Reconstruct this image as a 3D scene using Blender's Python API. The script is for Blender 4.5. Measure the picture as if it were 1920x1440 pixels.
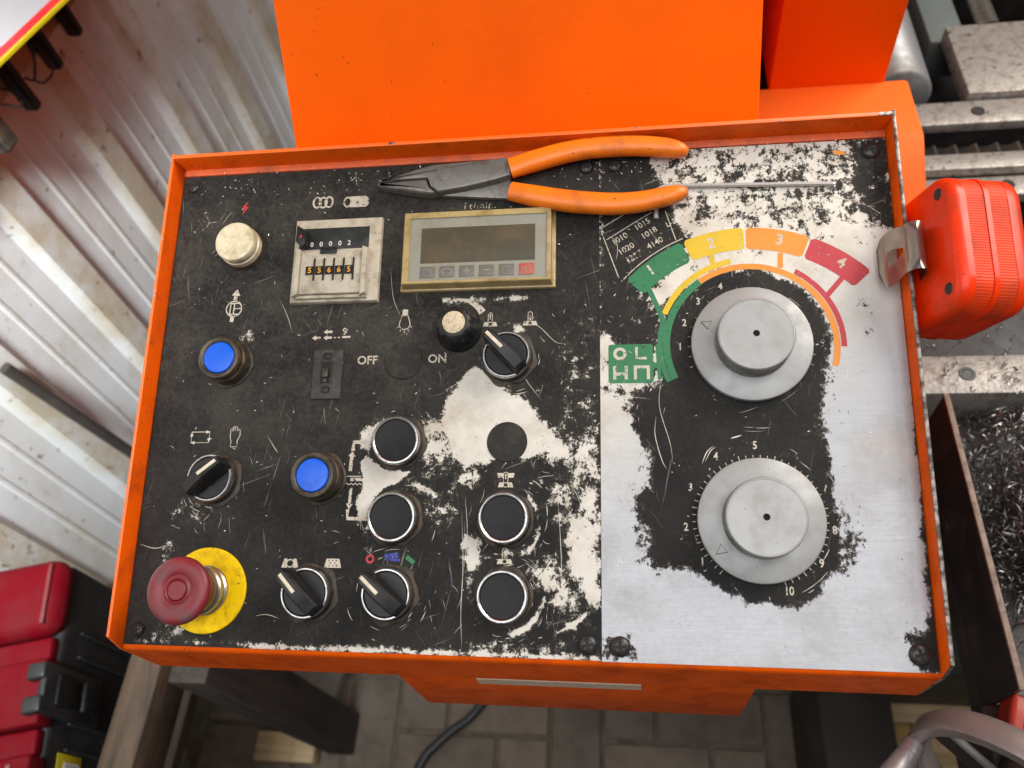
import bpy, bmesh, math, random
import numpy as np
from mathutils import Vector, Matrix

random.seed(7)
rng = np.random.default_rng(11)
scene = bpy.context.scene
for o in list(bpy.data.objects):
    bpy.data.objects.remove(o)
R = math.radians

# ------------------------------------------------------------------ camera
cam_data = bpy.data.cameras.new('camera')
cam = bpy.data.objects.new('camera', cam_data)
scene.collection.objects.link(cam)
cam.location = (0.0742, -0.1050, 1.6449)
cam.rotation_euler = (R(32.359), R(7.595), R(3.747))
cam_data.sensor_width = 36
cam_data.lens = 28.1
cam_data.clip_start = 0.02
cam_data.clip_end = 60
cam_data.dof.use_dof = True
cam_data.dof.focus_distance = 0.485
cam_data.dof.aperture_fstop = 8.0
scene.camera = cam

# ------------------------------------------------------------------ light
world = bpy.data.worlds.new('World')
scene.world = world
world.use_nodes = True
wbg = world.node_tree.nodes['Background']
wbg.inputs['Color'].default_value = (0.92, 0.96, 1.0, 1)
wbg.inputs['Strength'].default_value = 0.065


def area(name, loc, target, sx, sy, power, col):
    d = bpy.data.lights.new(name, 'AREA')
    d.shape = 'RECTANGLE'
    d.size, d.size_y = sx, sy
    d.energy = power
    d.color = col
    ob = bpy.data.objects.new(name, d)
    scene.collection.objects.link(ob)
    ob.location = loc
    ob.rotation_euler = (Vector(target) - Vector(loc)).to_track_quat('-Z', 'Y').to_euler()
    return ob


area('ceiling_lamp_front', (0.05, -0.50, 2.8), (-0.05, 0.1, 1.2), 2.0, 1.2, 25, (0.97, 0.98, 1.0))
area('ceiling_lamp_side', (1.15, 0.75, 2.4), (0.1, 0.15, 1.2), 1.1, 0.7, 34, (1.0, 0.95, 0.88))
wl_lamp = area('added_wall_lamp', (-0.40, -0.12, 2.05), (-0.85, 0.44, 0.90), 0.25, 0.25, 6.6, (0.90, 0.98, 1.0))  # added lamp with a narrow cone, only there to brighten the sheet wall
wl_lamp.data.spread = R(64)

scene.view_settings.view_transform = 'Standard'
scene.view_settings.look = 'None'
scene.view_settings.exposure = 0.0
scene.view_settings.gamma = 1.0
scene.view_settings.use_curve_mapping = False
scene.render.resolution_x, scene.render.resolution_y = 1024, 768

# ================================================================== helpers
MM = 0.001


class NT:
    """small wrapper to write node materials briefly"""
    def __init__(s, name):
        s.m = bpy.data.materials.new(name)
        s.m.use_nodes = True
        s.t = s.m.node_tree
        s.b = s.t.nodes['Principled BSDF']
        s.out = s.t.nodes['Material Output']
        tc = s.t.nodes.new('ShaderNodeTexCoord')
        s.raw = tc.outputs['Object']
        oi = s.t.nodes.new('ShaderNodeObjectInfo')
        mul = s.t.nodes.new('ShaderNodeMath')
        mul.operation = 'MULTIPLY'
        mul.inputs[1].default_value = 3.7
        s.t.links.new(oi.outputs['Random'], mul.inputs[0])
        add = s.t.nodes.new('ShaderNodeVectorMath')
        s.t.links.new(s.raw, add.inputs[0])
        s.t.links.new(mul.outputs[0], add.inputs[1])
        s.obj = add.outputs[0]

    def put(s, sock, v):
        if isinstance(v, bpy.types.NodeSocket):
            s.t.links.new(v, sock)
        elif isinstance(v, (tuple, list)):
            sock.default_value = (*v, 1) if len(v) == 3 and sock.type == 'RGBA' else v
        else:
            sock.default_value = v

    def set(s, **k):
        nm = dict(color='Base Color', rough='Roughness', metal='Metallic', spec='Specular IOR Level', normal='Normal',
                  alpha='Alpha', coat='Coat Weight', coatr='Coat Roughness', aniso='Anisotropic', trans='Transmission Weight',
                  emc='Emission Color', ems='Emission Strength', ior='IOR', sss='Subsurface Weight')
        for a, v in k.items():
            s.put(s.b.inputs[nm[a]], v)

    def noise(s, scale, detail=4, rough=0.6, stretch=None, dist=0.0, off=(0, 0, 0), vec=None, rot=0.0):
        n = s.t.nodes.new('ShaderNodeTexNoise')
        n.inputs['Scale'].default_value = scale
        n.inputs['Detail'].default_value = detail
        n.inputs['Roughness'].default_value = rough
        n.inputs['Distortion'].default_value = dist
        mp = s.t.nodes.new('ShaderNodeMapping')
        if rot:
            mp.vector_type = 'TEXTURE'
            mp.inputs['Rotation'].default_value = (0, 0, rot)
            stretch = tuple(1 / q for q in stretch)
        if stretch:
            mp.inputs['Scale'].default_value = stretch
        mp.inputs['Location'].default_value = off
        s.t.links.new(vec or s.obj, mp.inputs['Vector'])
        s.t.links.new(mp.outputs[0], n.inputs['Vector'])
        return n.outputs['Fac']

    def voro(s, scale, feature='F1', rnd=1.0, stretch=None):
        n = s.t.nodes.new('ShaderNodeTexVoronoi')
        n.feature = feature
        n.inputs['Scale'].default_value = scale
        n.inputs['Randomness'].default_value = rnd
        mp = s.t.nodes.new('ShaderNodeMapping')
        if stretch:
            mp.inputs['Scale'].default_value = stretch
        s.t.links.new(s.obj, mp.inputs['Vector'])
        s.t.links.new(mp.outputs[0], n.inputs['Vector'])
        return n.outputs['Distance']

    def ramp(s, fac, a, b, lo=0.0, hi=1.0):
        n = s.t.nodes.new('ShaderNodeMapRange')
        n.interpolation_type = 'SMOOTHSTEP'
        s.put(n.inputs['Value'], fac)
        n.inputs['From Min'].default_value = a
        n.inputs['From Max'].default_value = b
        n.inputs['To Min'].default_value = lo
        n.inputs['To Max'].default_value = hi
        return n.outputs[0]

    def math(s, op, a, b=0.0, c=None):
        n = s.t.nodes.new('ShaderNodeMath')
        n.operation = op
        s.put(n.inputs[0], a)
        s.put(n.inputs[1], b)
        if c is not None:
            s.put(n.inputs[2], c)
        return n.outputs[0]

    def mix(s, fac, a, b):
        n = s.t.nodes.new('ShaderNodeMix')
        n.data_type = 'RGBA'
        s.put(n.inputs['Factor'], fac)
        s.put(n.inputs[6], a)
        s.put(n.inputs[7], b)
        return n.outputs[2]

    def attr(s, name):
        n = s.t.nodes.new('ShaderNodeAttribute')
        n.attribute_name = name
        return n.outputs['Fac']

    def sep(s):
        n = s.t.nodes.new('ShaderNodeSeparateXYZ')
        s.t.links.new(s.raw, n.inputs[0])
        return n.outputs

    def bump(s, h, dist=0.0005, strength=0.5, normal=None):
        n = s.t.nodes.new('ShaderNodeBump')
        n.inputs['Strength'].default_value = strength
        n.inputs['Distance'].default_value = dist
        s.put(n.inputs['Height'], h)
        if normal is not None:
            s.put(n.inputs['Normal'], normal)
        return n.outputs[0]


def grimy(name, base, dirt, rough=0.5, metal=0.0, scale=60, amount=0.5, speck=0.0, speck_col=(0.02, 0.018, 0.015),
          bump=0.3, fine=900, bdist=0.0002, spec=0.5, coat=0.0):
    """paint, plastic or metal with smudged grime, specks and fine relief"""
    n = NT(name)
    a = n.noise(scale, 6, 0.65)
    c = n.mix(n.math('MULTIPLY', n.ramp(a, 0.42, 0.72), amount), base, dirt)
    if speck > 0:
        sp = n.noise(fine * 0.55, 2, 0.5, off=(3, 7, 1))
        big = n.noise(scale * 0.5, 3, 0.6, off=(9, 1, 4))
        k = n.ramp(n.math('ADD', sp, n.math('MULTIPLY', big, 0.18)), 0.86 - speck * 0.2, 0.90 - speck * 0.2)
        c = n.mix(n.math('MULTIPLY', k, 0.85), c, speck_col)
    fb = n.noise(fine, 3, 0.6)
    n.set(color=c, rough=n.ramp(a, 0.3, 0.75, rough * 0.82, min(1, rough * 1.2)), metal=metal, spec=spec, coat=coat,
          normal=n.bump(fb, bdist, bump))
    return n.m


def to_obj(name, bm, mat, parent=None, loc=None, smooth=35, rot=None):
    me = bpy.data.meshes.new(name)
    bm.normal_update()
    bm.to_mesh(me)
    bm.free()
    return mesh_obj(name, me, mat, parent, loc, smooth, rot)


def mesh_obj(name, me, mat, parent=None, loc=None, smooth=35, rot=None):
    if smooth:
        for p in me.polygons:
            p.use_smooth = True
        me.set_sharp_from_angle(angle=R(smooth))
    for m in (mat if isinstance(mat, (list, tuple)) else [mat]):
        me.materials.append(m)
    ob = bpy.data.objects.new(name, me)
    scene.collection.objects.link(ob)
    if parent:
        ob.parent = parent
    if loc is not None:
        ob.location = loc
    if rot is not None:
        ob.rotation_euler = rot
    return ob


def tag(o, label=None, cat=None, group=None, kind=None):
    for k, v in (('label', label), ('category', cat), ('group', group), ('kind', kind)):
        if v:
            o[k] = v
    return o


def thing(name, label, cat, loc=(0, 0, 0), rot=(0, 0, 0), group=None):
    o = bpy.data.objects.new(name, None)
    o.empty_display_size = 0.05
    scene.collection.objects.link(o)
    o.location, o.rotation_euler = loc, rot
    return tag(o, label, cat, group)


# --- shapes; all numbers in metres unless s=MM is given
def V(bm, p, s=1.0):
    return bm.verts.new(Vector(p) * s)


def box(bm, x0, x1, y0, y1, z0, z1, s=1.0, bev=0.0, seg=2, mat=0):
    vs = [V(bm, p, s) for p in ((x0, y0, z0), (x1, y0, z0), (x1, y1, z0), (x0, y1, z0), (x0, y0, z1), (x1, y0, z1), (x1, y1, z1), (x0, y1, z1))]
    fs = [bm.faces.new([vs[i] for i in f]) for f in ((3, 2, 1, 0), (4, 5, 6, 7), (0, 1, 5, 4), (1, 2, 6, 5), (2, 3, 7, 6), (3, 0, 4, 7))]
    for f in fs:
        f.material_index = mat
    if bev:
        es = list({e for f in fs for e in f.edges})
        bmesh.ops.bevel(bm, geom=es, offset=bev * s, segments=seg, affect='EDGES', profile=0.5)
    return bm


def lathe(bm, prof, seg=48, s=1.0, c=(0, 0, 0), mat=0, wob=None):
    """revolve (r, z) pairs about z; r = 0 closes the end"""
    rings = []
    for r, z in prof:
        if r < 1e-9:
            rings.append([V(bm, (c[0], c[1], c[2] + z), s)])
        else:
            rings.append([V(bm, (c[0] + r * (wob(i, z) if wob else 1) * math.cos(2 * math.pi * i / seg), c[1] + r * (wob(i, z) if wob else 1) * math.sin(2 * math.pi * i / seg), c[2] + z), s) for i in range(seg)])
    for a, b in zip(rings, rings[1:]):
        for i in range(seg):
            j = (i + 1) % seg
            if len(a) == 1 and len(b) == 1:
                continue
            if len(a) == 1:
                f = bm.faces.new((a[0], b[i], b[j]))
            elif len(b) == 1:
                f = bm.faces.new((a[j], a[i], b[0]))
            else:
                f = bm.faces.new((a[i], a[j], b[j], b[i]))
            f.material_index = mat
    bmesh.ops.recalc_face_normals(bm, faces=bm.faces)
    return bm


def prism(bm, poly, z0, z1, s=1.0, bev=0.0, seg=2):
    lo = [V(bm, (x, y, z0), s) for x, y in poly]
    hi = [V(bm, (x, y, z1), s) for x, y in poly]
    fs = [bm.faces.new(hi), bm.faces.new(list(reversed(lo)))]
    n = len(poly)
    for i in range(n):
        fs.append(bm.faces.new((lo[i], lo[(i + 1) % n], hi[(i + 1) % n], hi[i])))
    bmesh.ops.recalc_face_normals(bm, faces=fs)
    if bev:
        es = list({e for f in fs[:1] for e in f.edges})
        bmesh.ops.bevel(bm, geom=es, offset=bev * s, segments=seg, affect='EDGES', profile=0.5)
    return bm


def sweep(bm, pts, rad, seg=12, s=1.0, up=(0, 0, 1), cap=True, power=2.0):
    """tube along points; rad = number, or a list of (half width, half height)"""
    P = [Vector(p) * s for p in pts]
    rr = rad if isinstance(rad, list) else [(rad, rad)] * len(P)
    rings = []
    for i, p in enumerate(P):
        t = (P[min(i + 1, len(P) - 1)] - P[max(i - 1, 0)]).normalized()
        u = Vector(up)
        if abs(t.dot(u)) > 0.97:
            u = Vector((1, 0.1, 0))
        sd = t.cross(u).normalized()
        u2 = sd.cross(t).normalized()
        ring = []
        for k in range(seg):
            a = 2 * math.pi * k / seg
            ca, sa = math.cos(a), math.sin(a)
            ca = math.copysign(abs(ca) ** (2 / power), ca)
            sa = math.copysign(abs(sa) ** (2 / power), sa)
            ring.append(bm.verts.new(p + sd * ca * rr[i][0] * s + u2 * sa * rr[i][1] * s))
        rings.append(ring)
    for a, b in zip(rings, rings[1:]):
        for k in range(seg):
            bm.faces.new((a[k], a[(k + 1) % seg], b[(k + 1) % seg], b[k]))
    if cap:
        bm.faces.new(list(reversed(rings[0])))
        bm.faces.new(rings[-1])
    bmesh.ops.recalc_face_normals(bm, faces=bm.faces)
    return bm


def smooth_path(pts, n=8):
    """Catmull-Rom through points"""
    P = [Vector(p) for p in pts]
    P = [P[0] * 2 - P[1]] + P + [P[-1] * 2 - P[-2]]
    out = []
    for i in range(1, len(P) - 2):
        for k in range(n):
            t = k / n
            a, b, c, d = P[i - 1], P[i], P[i + 1], P[i + 2]
            out.append(0.5 * ((2 * b) + (c - a) * t + (2 * a - 5 * b + 4 * c - d) * t * t + (3 * b - a - 3 * c + d) * t ** 3))
    out.append(P[-2])
    return out


def flat(bm, poly, z, s=MM):
    f = bm.faces.new([V(bm, (x, y, z), s) for x, y in poly])
    if f.calc_area() and f.normal.z < 0:
        f.normal_flip()
    return f


def ribbon(bm, pts, w, z, s=MM, taper=False):
    """flat stroke of width w along 2D points"""
    P = [Vector((p[0], p[1])) for p in pts]
    L, Rr = [], []
    n = len(P)
    for i, p in enumerate(P):
        t = (P[min(i + 1, n - 1)] - P[max(i - 1, 0)])
        t = t.normalized() if t.length > 1e-9 else Vector((1, 0))
        nn = Vector((-t.y, t.x))
        ww = w * 0.5 * (math.sin(math.pi * (i + 0.35) / (n - 1 + 0.7)) if taper else 1)
        L.append(V(bm, (*(p + nn * ww), z), s))
        Rr.append(V(bm, (*(p - nn * ww), z), s))
    for i in range(n - 1):
        bm.faces.new((Rr[i], Rr[i + 1], L[i + 1], L[i]))


def arc_pts(cx, cy, r, a0, a1, n=24):
    return [(cx + r * math.cos(R(a0 + (a1 - a0) * i / n)), cy + r * math.sin(R(a0 + (a1 - a0) * i / n))) for i in range(n + 1)]


def band(bm, cx, cy, r0, r1, a0, a1, z, n=40):
    o, i_ = arc_pts(cx, cy, r1, a0, a1, n), arc_pts(cx, cy, r0, a0, a1, n)
    a = [V(bm, (*p, z), MM) for p in i_]
    b = [V(bm, (*p, z), MM) for p in o]
    for k in range(n):
        f = bm.faces.new((a[k], a[k + 1], b[k + 1], b[k]))
        f.normal_update()
        if f.normal.z < 0:
            f.normal_flip()


def loop_line(bm, pts, w, z):
    ribbon(bm, list(pts) + [pts[0], pts[1]], w, z)


def text_mesh(txt, size, bold=0.0, spacing=1.0):
    cu = bpy.data.curves.new('lettering', 'FONT')
    cu.body = txt
    cu.size = size * MM
    cu.align_x, cu.align_y = 'CENTER', 'CENTER'
    cu.offset = bold * MM
    cu.space_character = spacing
    cu.resolution_u = 3
    ob = bpy.data.objects.new('lettering', cu)
    scene.collection.objects.link(ob)
    dg = bpy.context.evaluated_depsgraph_get()
    me = bpy.data.meshes.new_from_object(ob.evaluated_get(dg))
    bpy.data.objects.remove(ob)
    return me


def lettering(txt, x, y, size, mat, parent, rot=0.0, bold=0.0, z=0.16, sx=1.0, name='lettering', spacing=1.0):
    me = text_mesh(txt, size, bold, spacing)
    me.materials.clear()
    ob = mesh_obj(name, me, mat, parent, (x * MM, y * MM, z * MM), 0, (0, 0, R(rot)))
    ob.scale = (sx, 1, 1)
    return ob


def sdf(poly, X, Y):
    """signed distance to a polygon (positive inside)"""
    P = np.array(poly)
    d = np.full(X.shape, 1e9)
    ins = np.zeros(X.shape, bool)
    for (x0, y0), (x1, y1) in zip(P, np.roll(P, -1, 0)):
        ex, ey = x1 - x0, y1 - y0
        t = np.clip(((X - x0) * ex + (Y - y0) * ey) / (ex * ex + ey * ey + 1e-9), 0, 1)
        d = np.minimum(d, np.hypot(X - x0 - t * ex, Y - y0 - t * ey))
        c = ((y0 > Y) != (y1 > Y)) & (X < (x1 - x0) * (Y - y0) / (y1 - y0 + 1e-12) + x0)
        ins ^= c
    return np.where(ins, d, -d)


def sstep(x, a, b):
    t = np.clip((x - a) / (b - a), 0, 1)
    return t * t * (3 - 2 * t)


# ================================================================== materials
M = {}
ORANGE = (0.86, 0.125, 0.001)
M['orange'] = grimy('orange_enamel', ORANGE, (0.78, 0.15, 0.03), rough=0.42, scale=9, amount=0.5, speck=0.16, bump=0.22, fine=700, bdist=0.0004)
M['orange_tray'] = grimy('orange_enamel_scuffed', (0.80, 0.100, 0.001), (0.36, 0.043, 0.004), rough=0.5, spec=0.15, scale=38, amount=0.65, speck=0.34, bump=0.2, fine=800)


def worn_edge():
    n = NT('orange_edge_chipped')
    a = n.noise(120, 6, 0.7)
    x = n.sep()[0]
    side = n.ramp(x, 0.440, 0.462)
    k = n.ramp(n.math('ADD', a, n.math('MULTIPLY', side, 0.34)), 0.60, 0.66)
    b = n.noise(160, 4, 0.6, off=(5, 2, 0))
    bare = n.mix(n.ramp(b, 0.40, 0.62), (0.30, 0.27, 0.245), (0.06, 0.045, 0.035))
    n.set(color=n.mix(k, (0.84, 0.13, 0.008), bare), rough=0.45, metal=n.math('MULTIPLY', k, 0.5))
    return n.m


M['edge'] = worn_edge()


def plate_paint():
    """black screen-printed aluminium, worn to bare metal where the wear attribute says so"""
    n = NT('worn_black_faceplate')
    wear, silver, dust = n.attr('wear'), n.attr('silver'), n.attr('dust')
    n1 = n.noise(150, 10, 0.72, stretch=(1.0, 0.9, 1), dist=0.25)
    n2 = n.noise(620, 7, 0.75, stretch=(1.1, 0.85, 1), off=(2, 5, 0))
    n3 = n.noise(2600, 3, 0.6, off=(8, 1, 0))
    v = n.math('ADD', wear, n.math('MULTIPLY', n.math('SUBTRACT', n1, 0.5), 2.3))
    v = n.math('ADD', v, n.math('MULTIPLY', n.math('SUBTRACT', n2, 0.5), 1.15))
    v = n.math('ADD', v, n.math('MULTIPLY', n.math('SUBTRACT', n3, 0.5), 0.25))
    mask = n.ramp(v, 0.46, 0.54)
    # fine chips scattered over the paint
    sp = n.noise(1500, 3, 0.65, off=(1, 9, 3))
    reg = n.noise(22, 4, 0.6, off=(4, 4, 4))
    chip = n.ramp(n.math('ADD', sp, n.math('MULTIPLY', n.math('SUBTRACT', reg, 0.5), 0.22)), 0.735, 0.765)
    mask = n.math('MAXIMUM', mask, n.math('MULTIPLY', chip, 0.75))
    # hairline scratches
    hair = 0.0
    for q, (ang, th) in enumerate(((0.35, 0.70), (1.35, 0.69), (2.2, 0.705), (1.75, 0.70))):
        h_ = n.noise(26, 3, 0.5, stretch=(1.0, 34.0, 1.0), rot=ang, off=(q * 3.1, q * 1.7, 0))
        hm = n.ramp(h_, th, th + 0.03)
        hair = hm if q == 0 else n.math('MAXIMUM', hair, hm)
    hreg = n.ramp(n.noise(14, 4, 0.6, off=(8, 8, 8)), 0.42, 0.62)
    mask = n.math('MAXIMUM', mask, n.math('MULTIPLY', n.math('MULTIPLY', hair, hreg), 0.28))
    # paint: matt charcoal with grey-brown dust film
    fine = n.noise(1100, 4, 0.7, off=(3, 1, 2))
    d1 = n.noise(24, 8, 0.72, off=(1, 2, 3))
    d2 = n.noise(420, 5, 0.75, off=(7, 2, 3))
    film = n.math('ADD', n.math('MULTIPLY', n.ramp(d1, 0.32, 0.72), 0.55), n.math('MULTIPLY', n.ramp(d2, 0.38, 0.72), 0.45))
    film = n.math('ADD', film, n.math('MULTIPLY', n.math('SUBTRACT', fine, 0.5), 0.5))
    film = n.math('MAXIMUM', n.math('MULTIPLY', film, dust), 0.0)
    paint = n.mix(film, (0.0090, 0.0088, 0.0087), (0.088, 0.077, 0.062))
    feather = n.math('MULTIPLY', n.ramp(v, 0.24, 0.48), 0.32)
    paint = n.mix(feather, paint, (0.135, 0.118, 0.095))
    # bare metal: cream oxide to the left, brushed silver to the right
    br = n.noise(40, 4, 0.6, stretch=(1, 60, 1))
    st = n.noise(55, 5, 0.7, off=(3, 3, 9))
    cream = n.mix(n.ramp(st, 0.38, 0.75), (0.63, 0.595, 0.53), (0.49, 0.44, 0.365))
    silv = n.mix(n.ramp(br, 0.3, 0.7), (0.315, 0.315, 0.327), (0.355, 0.355, 0.366))
    pit = n.noise(1300, 3, 0.6, off=(6, 6, 1))
    smudge = n.noise(20, 6, 0.68, off=(5, 9, 2))
    silv = n.mix(n.ramp(smudge, 0.42, 0.70, 0, 0.65), silv, (0.23, 0.218, 0.21))
    bare = n.mix(silver, cream, silv)
    bare = n.mix(n.ramp(pit, 0.69, 0.73), bare, (0.06, 0.055, 0.05))
    brown = n.noise(16, 5, 0.7, off=(12, 3, 1))
    bare = n.mix(n.math('MULTIPLY', n.ramp(brown, 0.50, 0.75), 0.40), bare, (0.38, 0.29, 0.19))
    n.set(color=n.mix(mask, paint, bare),
          metal=n.math('MULTIPLY', mask, n.ramp(silver, 0, 1, 0.10, 0.55)),
          rough=n.math('ADD', n.math('MULTIPLY', mask, n.ramp(silver, 0, 1, -0.06, -0.22)), n.ramp(d2, 0.3, 0.7, 0.58, 0.68)),
          spec=n.ramp(mask, 0, 1, 0.16, 0.3))
    h = n.math('ADD', n.math('MULTIPLY', mask, -1.0), n.math('MULTIPLY', d2, 0.25))
    n.set(normal=n.bump(h, 0.00012, 0.7))
    return n.m


M['plate'] = plate_paint()


def printed(name, col, wear=0.45, scale=380, rough=0.5):
    """screen print on the plate, flaked off in places"""
    n = NT(name)
    a = n.noise(scale, 6, 0.75)
    b = n.noise(1500, 3, 0.7, off=(2, 2, 2))
    k = n.ramp(n.math('ADD', a, n.math('MULTIPLY', n.math('SUBTRACT', b, 0.5), 0.3)), wear, wear + 0.03, 0, 1)
    dirt = n.noise(60, 5, 0.6, off=(3, 1, 0))
    n.set(color=n.mix(n.ramp(dirt, 0.4, 0.8, 0, 0.5), col, tuple(c * 0.55 for c in col)), rough=rough, alpha=k)
    return n.m


M['p_white'] = printed('print_cream', (0.52, 0.455, 0.365), 0.40)
M['p_worn'] = printed('print_cream_faded', (0.45, 0.39, 0.31), 0.49)
M['p_green'] = printed('print_green', (0.016, 0.155, 0.055), 0.35)
M['p_yellow'] = printed('print_yellow', (0.62, 0.40, 0.010), 0.33)
M['p_orange'] = printed('print_orange', (0.70, 0.235, 0.018), 0.33)
M['p_red'] = printed('print_red', (0.44, 0.020, 0.030), 0.34)
M['p_mred'] = printed('print_red_mark', (0.50, 0.02, 0.03), 0.30)
M['p_blue'] = printed('print_blue_mark', (0.03, 0.045, 0.32), 0.42)
M['scratch'] = grimy('scratch_metal', (0.62, 0.57, 0.48), (0.34, 0.30, 0.24), rough=0.45, metal=0.15, scale=90, amount=0.8)
M['white'] = grimy('white_letter', (0.72, 0.70, 0.66), (0.5, 0.48, 0.42), rough=0.5, scale=200)
M['amber'] = grimy('amber_digit', (0.80, 0.36, 0.02), (0.5, 0.2, 0.02), rough=0.5)
M['black_plastic'] = grimy('black_plastic', (0.010, 0.010, 0.011), (0.030, 0.027, 0.023), rough=0.42, spec=0.35, scale=140, amount=0.7, bump=0.15, fine=1200)
M['black_cap'] = grimy('black_cap', (0.007, 0.007, 0.0075), (0.022, 0.021, 0.020), rough=0.5, spec=0.25, scale=120, amount=0.7, bump=0.2, fine=1500, bdist=0.0001)
M['rubber'] = grimy('greasy_collar', (0.020, 0.016, 0.012), (0.10, 0.062, 0.03), rough=0.6, scale=160, amount=0.75, bump=0.5, fine=600, bdist=0.0006)
M['bronze'] = grimy('oily_collar', (0.050, 0.040, 0.028), (0.15, 0.11, 0.065), rough=0.42, metal=0.35, scale=130, amount=0.8, bump=0.4, fine=500, bdist=0.0004)
M['chrome'] = grimy('chrome_ring', (0.50, 0.49, 0.475), (0.20, 0.17, 0.14), rough=0.27, metal=0.9, scale=170, amount=0.8, bump=0.1)
M['blue'] = grimy('blue_lens', (0.0, 0.10, 0.66), (0.0, 0.05, 0.35), rough=0.35, scale=200, amount=0.35, bump=0.1)
M['cream'] = grimy('cream_lens', (0.68, 0.585, 0.40), (0.36, 0.28, 0.15), rough=0.38, scale=110, amount=0.8, speck=0.2, bump=0.12, coat=0.2)
M['estop_red'] = grimy('estop_red', (0.19, 0.013, 0.020), (0.105, 0.048, 0.046), rough=0.46, scale=75, amount=0.95, speck=0.12, bump=0.15)
M['estop_yellow'] = grimy('estop_yellow', (0.84, 0.54, 0.002), (0.36, 0.21, 0.008), spec=0.15, rough=0.55, scale=150, amount=0.75, speck=0.34, bump=0.25)
M['steel'] = grimy('turned_steel', (0.52, 0.49, 0.44), (0.22, 0.17, 0.11), rough=0.3, metal=0.9, scale=120, amount=0.7)
M['dial'] = grimy('dial_aluminium', (0.335, 0.335, 0.33), (0.215, 0.20, 0.175), rough=0.5, metal=0.25, scale=60, amount=0.85, speck=0.42, speck_col=(0.1, 0.085, 0.07), bump=0.15, fine=900, bdist=0.0001)


def dial_metal():
    n = NT('dial_aluminium')
    ln = n.t.nodes.new('ShaderNodeVectorMath')
    ln.operation = 'LENGTH'
    n.t.links.new(n.raw, ln.inputs[0])
    rings = n.math('SINE', n.math('MULTIPLY', ln.outputs['Value'], 11000.0))
    a = n.noise(60, 6, 0.65)
    b = n.noise(14, 5, 0.6, off=(3, 1, 2))
    sp = n.noise(520, 3, 0.6, off=(3, 7, 1))
    c = n.mix(n.math('MULTIPLY', n.ramp(a, 0.40, 0.72), 0.5), (0.325, 0.325, 0.32), (0.235, 0.222, 0.20))
    c = n.mix(n.math('MULTIPLY', n.ramp(b, 0.50, 0.72), 0.28), c, (0.25, 0.22, 0.175))
    c = n.mix(n.ramp(sp, 0.70, 0.74, 0, 0.8), c, (0.075, 0.062, 0.05))
    n.set(color=c, rough=n.ramp(a, 0.3, 0.7, 0.40, 0.56), metal=0.35, normal=n.bump(n.math('ADD', rings, n.math('MULTIPLY', a, 2.0)), 0.00004, 0.35))
    return n.m


M['dial'] = dial_metal()
M['dark_hole'] = grimy('dark_recess', (0.006, 0.006, 0.006), (0.015, 0.013, 0.01), rough=0.8)
M['screw'] = grimy('black_oxide_screw', (0.035, 0.033, 0.032), (0.08, 0.07, 0.058), rough=0.36, metal=0.5, scale=300, amount=0.6, bump=0.2)
M['cream_plastic'] = grimy('aged_cream_plastic', (0.47, 0.415, 0.32), (0.24, 0.19, 0.12), rough=0.5, scale=95, amount=0.85, speck=0.40, speck_col=(0.1, 0.075, 0.045), bump=0.2)
M['amber_cover'] = grimy('yellowed_cover', (0.42, 0.31, 0.135), (0.20, 0.12, 0.03), rough=0.3, scale=70, amount=0.8, speck=0.1, bump=0.1, coat=0.4)
M['meter_face'] = grimy('meter_face_grey', (0.27, 0.265, 0.215), (0.22, 0.175, 0.105), rough=0.35, scale=48, amount=0.8, speck=0.08, bump=0.06)
M['display'] = grimy('dusty_display', (0.075, 0.064, 0.044), (0.135, 0.098, 0.05), spec=0.2, rough=0.45, scale=38, amount=0.9, speck=0.12, speck_col=(0.20, 0.16, 0.1), bump=0.05)
M['key_grey'] = grimy('key_grey', (0.135, 0.128, 0.11), (0.17, 0.14, 0.09), rough=0.4, scale=80)
M['key_red'] = grimy('key_red', (0.42, 0.085, 0.055), (0.34, 0.11, 0.06), rough=0.4, scale=80)
M['key_mark'] = grimy('key_mark', (0.26, 0.255, 0.235), (0.2, 0.18, 0.14), rough=0.4)
M['window_dark'] = grimy('counter_window', (0.022, 0.023, 0.022), (0.055, 0.055, 0.05), rough=0.35, scale=60, amount=0.7, bump=0.0, spec=0.2)
M['plier_steel'] = grimy('plier_steel', (0.20, 0.188, 0.172), (0.095, 0.074, 0.055), rough=0.40, metal=0.5, scale=130, amount=0.75, speck=0.2, bump=0.2)
M['grip'] = grimy('orange_grip', (0.82, 0.18, 0.005), (0.17, 0.05, 0.018), rough=0.42, scale=24, amount=0.9, speck=0.34, bump=0.12, spec=0.5)
M['hex'] = grimy('hex_key_steel', (0.60, 0.56, 0.53), (0.3, 0.25, 0.22), rough=0.3, metal=0.5, scale=200, amount=0.5)
M['tape_red'] = grimy('tape_case', (0.80, 0.034, 0.001), (0.26, 0.035, 0.008), rough=0.34, scale=26, amount=0.75, speck=0.2, bump=0.1, spec=0.35)
M['clip'] = grimy('spring_clip', (0.58, 0.54, 0.49), (0.35, 0.31, 0.27), rough=0.22, metal=0.95, scale=90, amount=0.5, bump=0.05)

# ================================================================== the console
TILT = R(18)
console = thing('control_console', 'tilted orange machine control console with worn black face plate, buttons and dials', 'control panel',
                (-0.230, 0, 1.19), (TILT, 0, 0))
W_, H_ = 460.0, 309.5


def P3(x, y, z=0.0):
    return (x * MM, y * MM, z * MM)


def part(name, bm, mat, parent=console, loc=(0, 0, 0), smooth=35, rot=None, label=None):
    o = to_obj(name, bm, mat, parent, P3(*loc) if parent is console else loc, smooth, rot)
    if label:
        o['label'] = label
    return o


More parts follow.
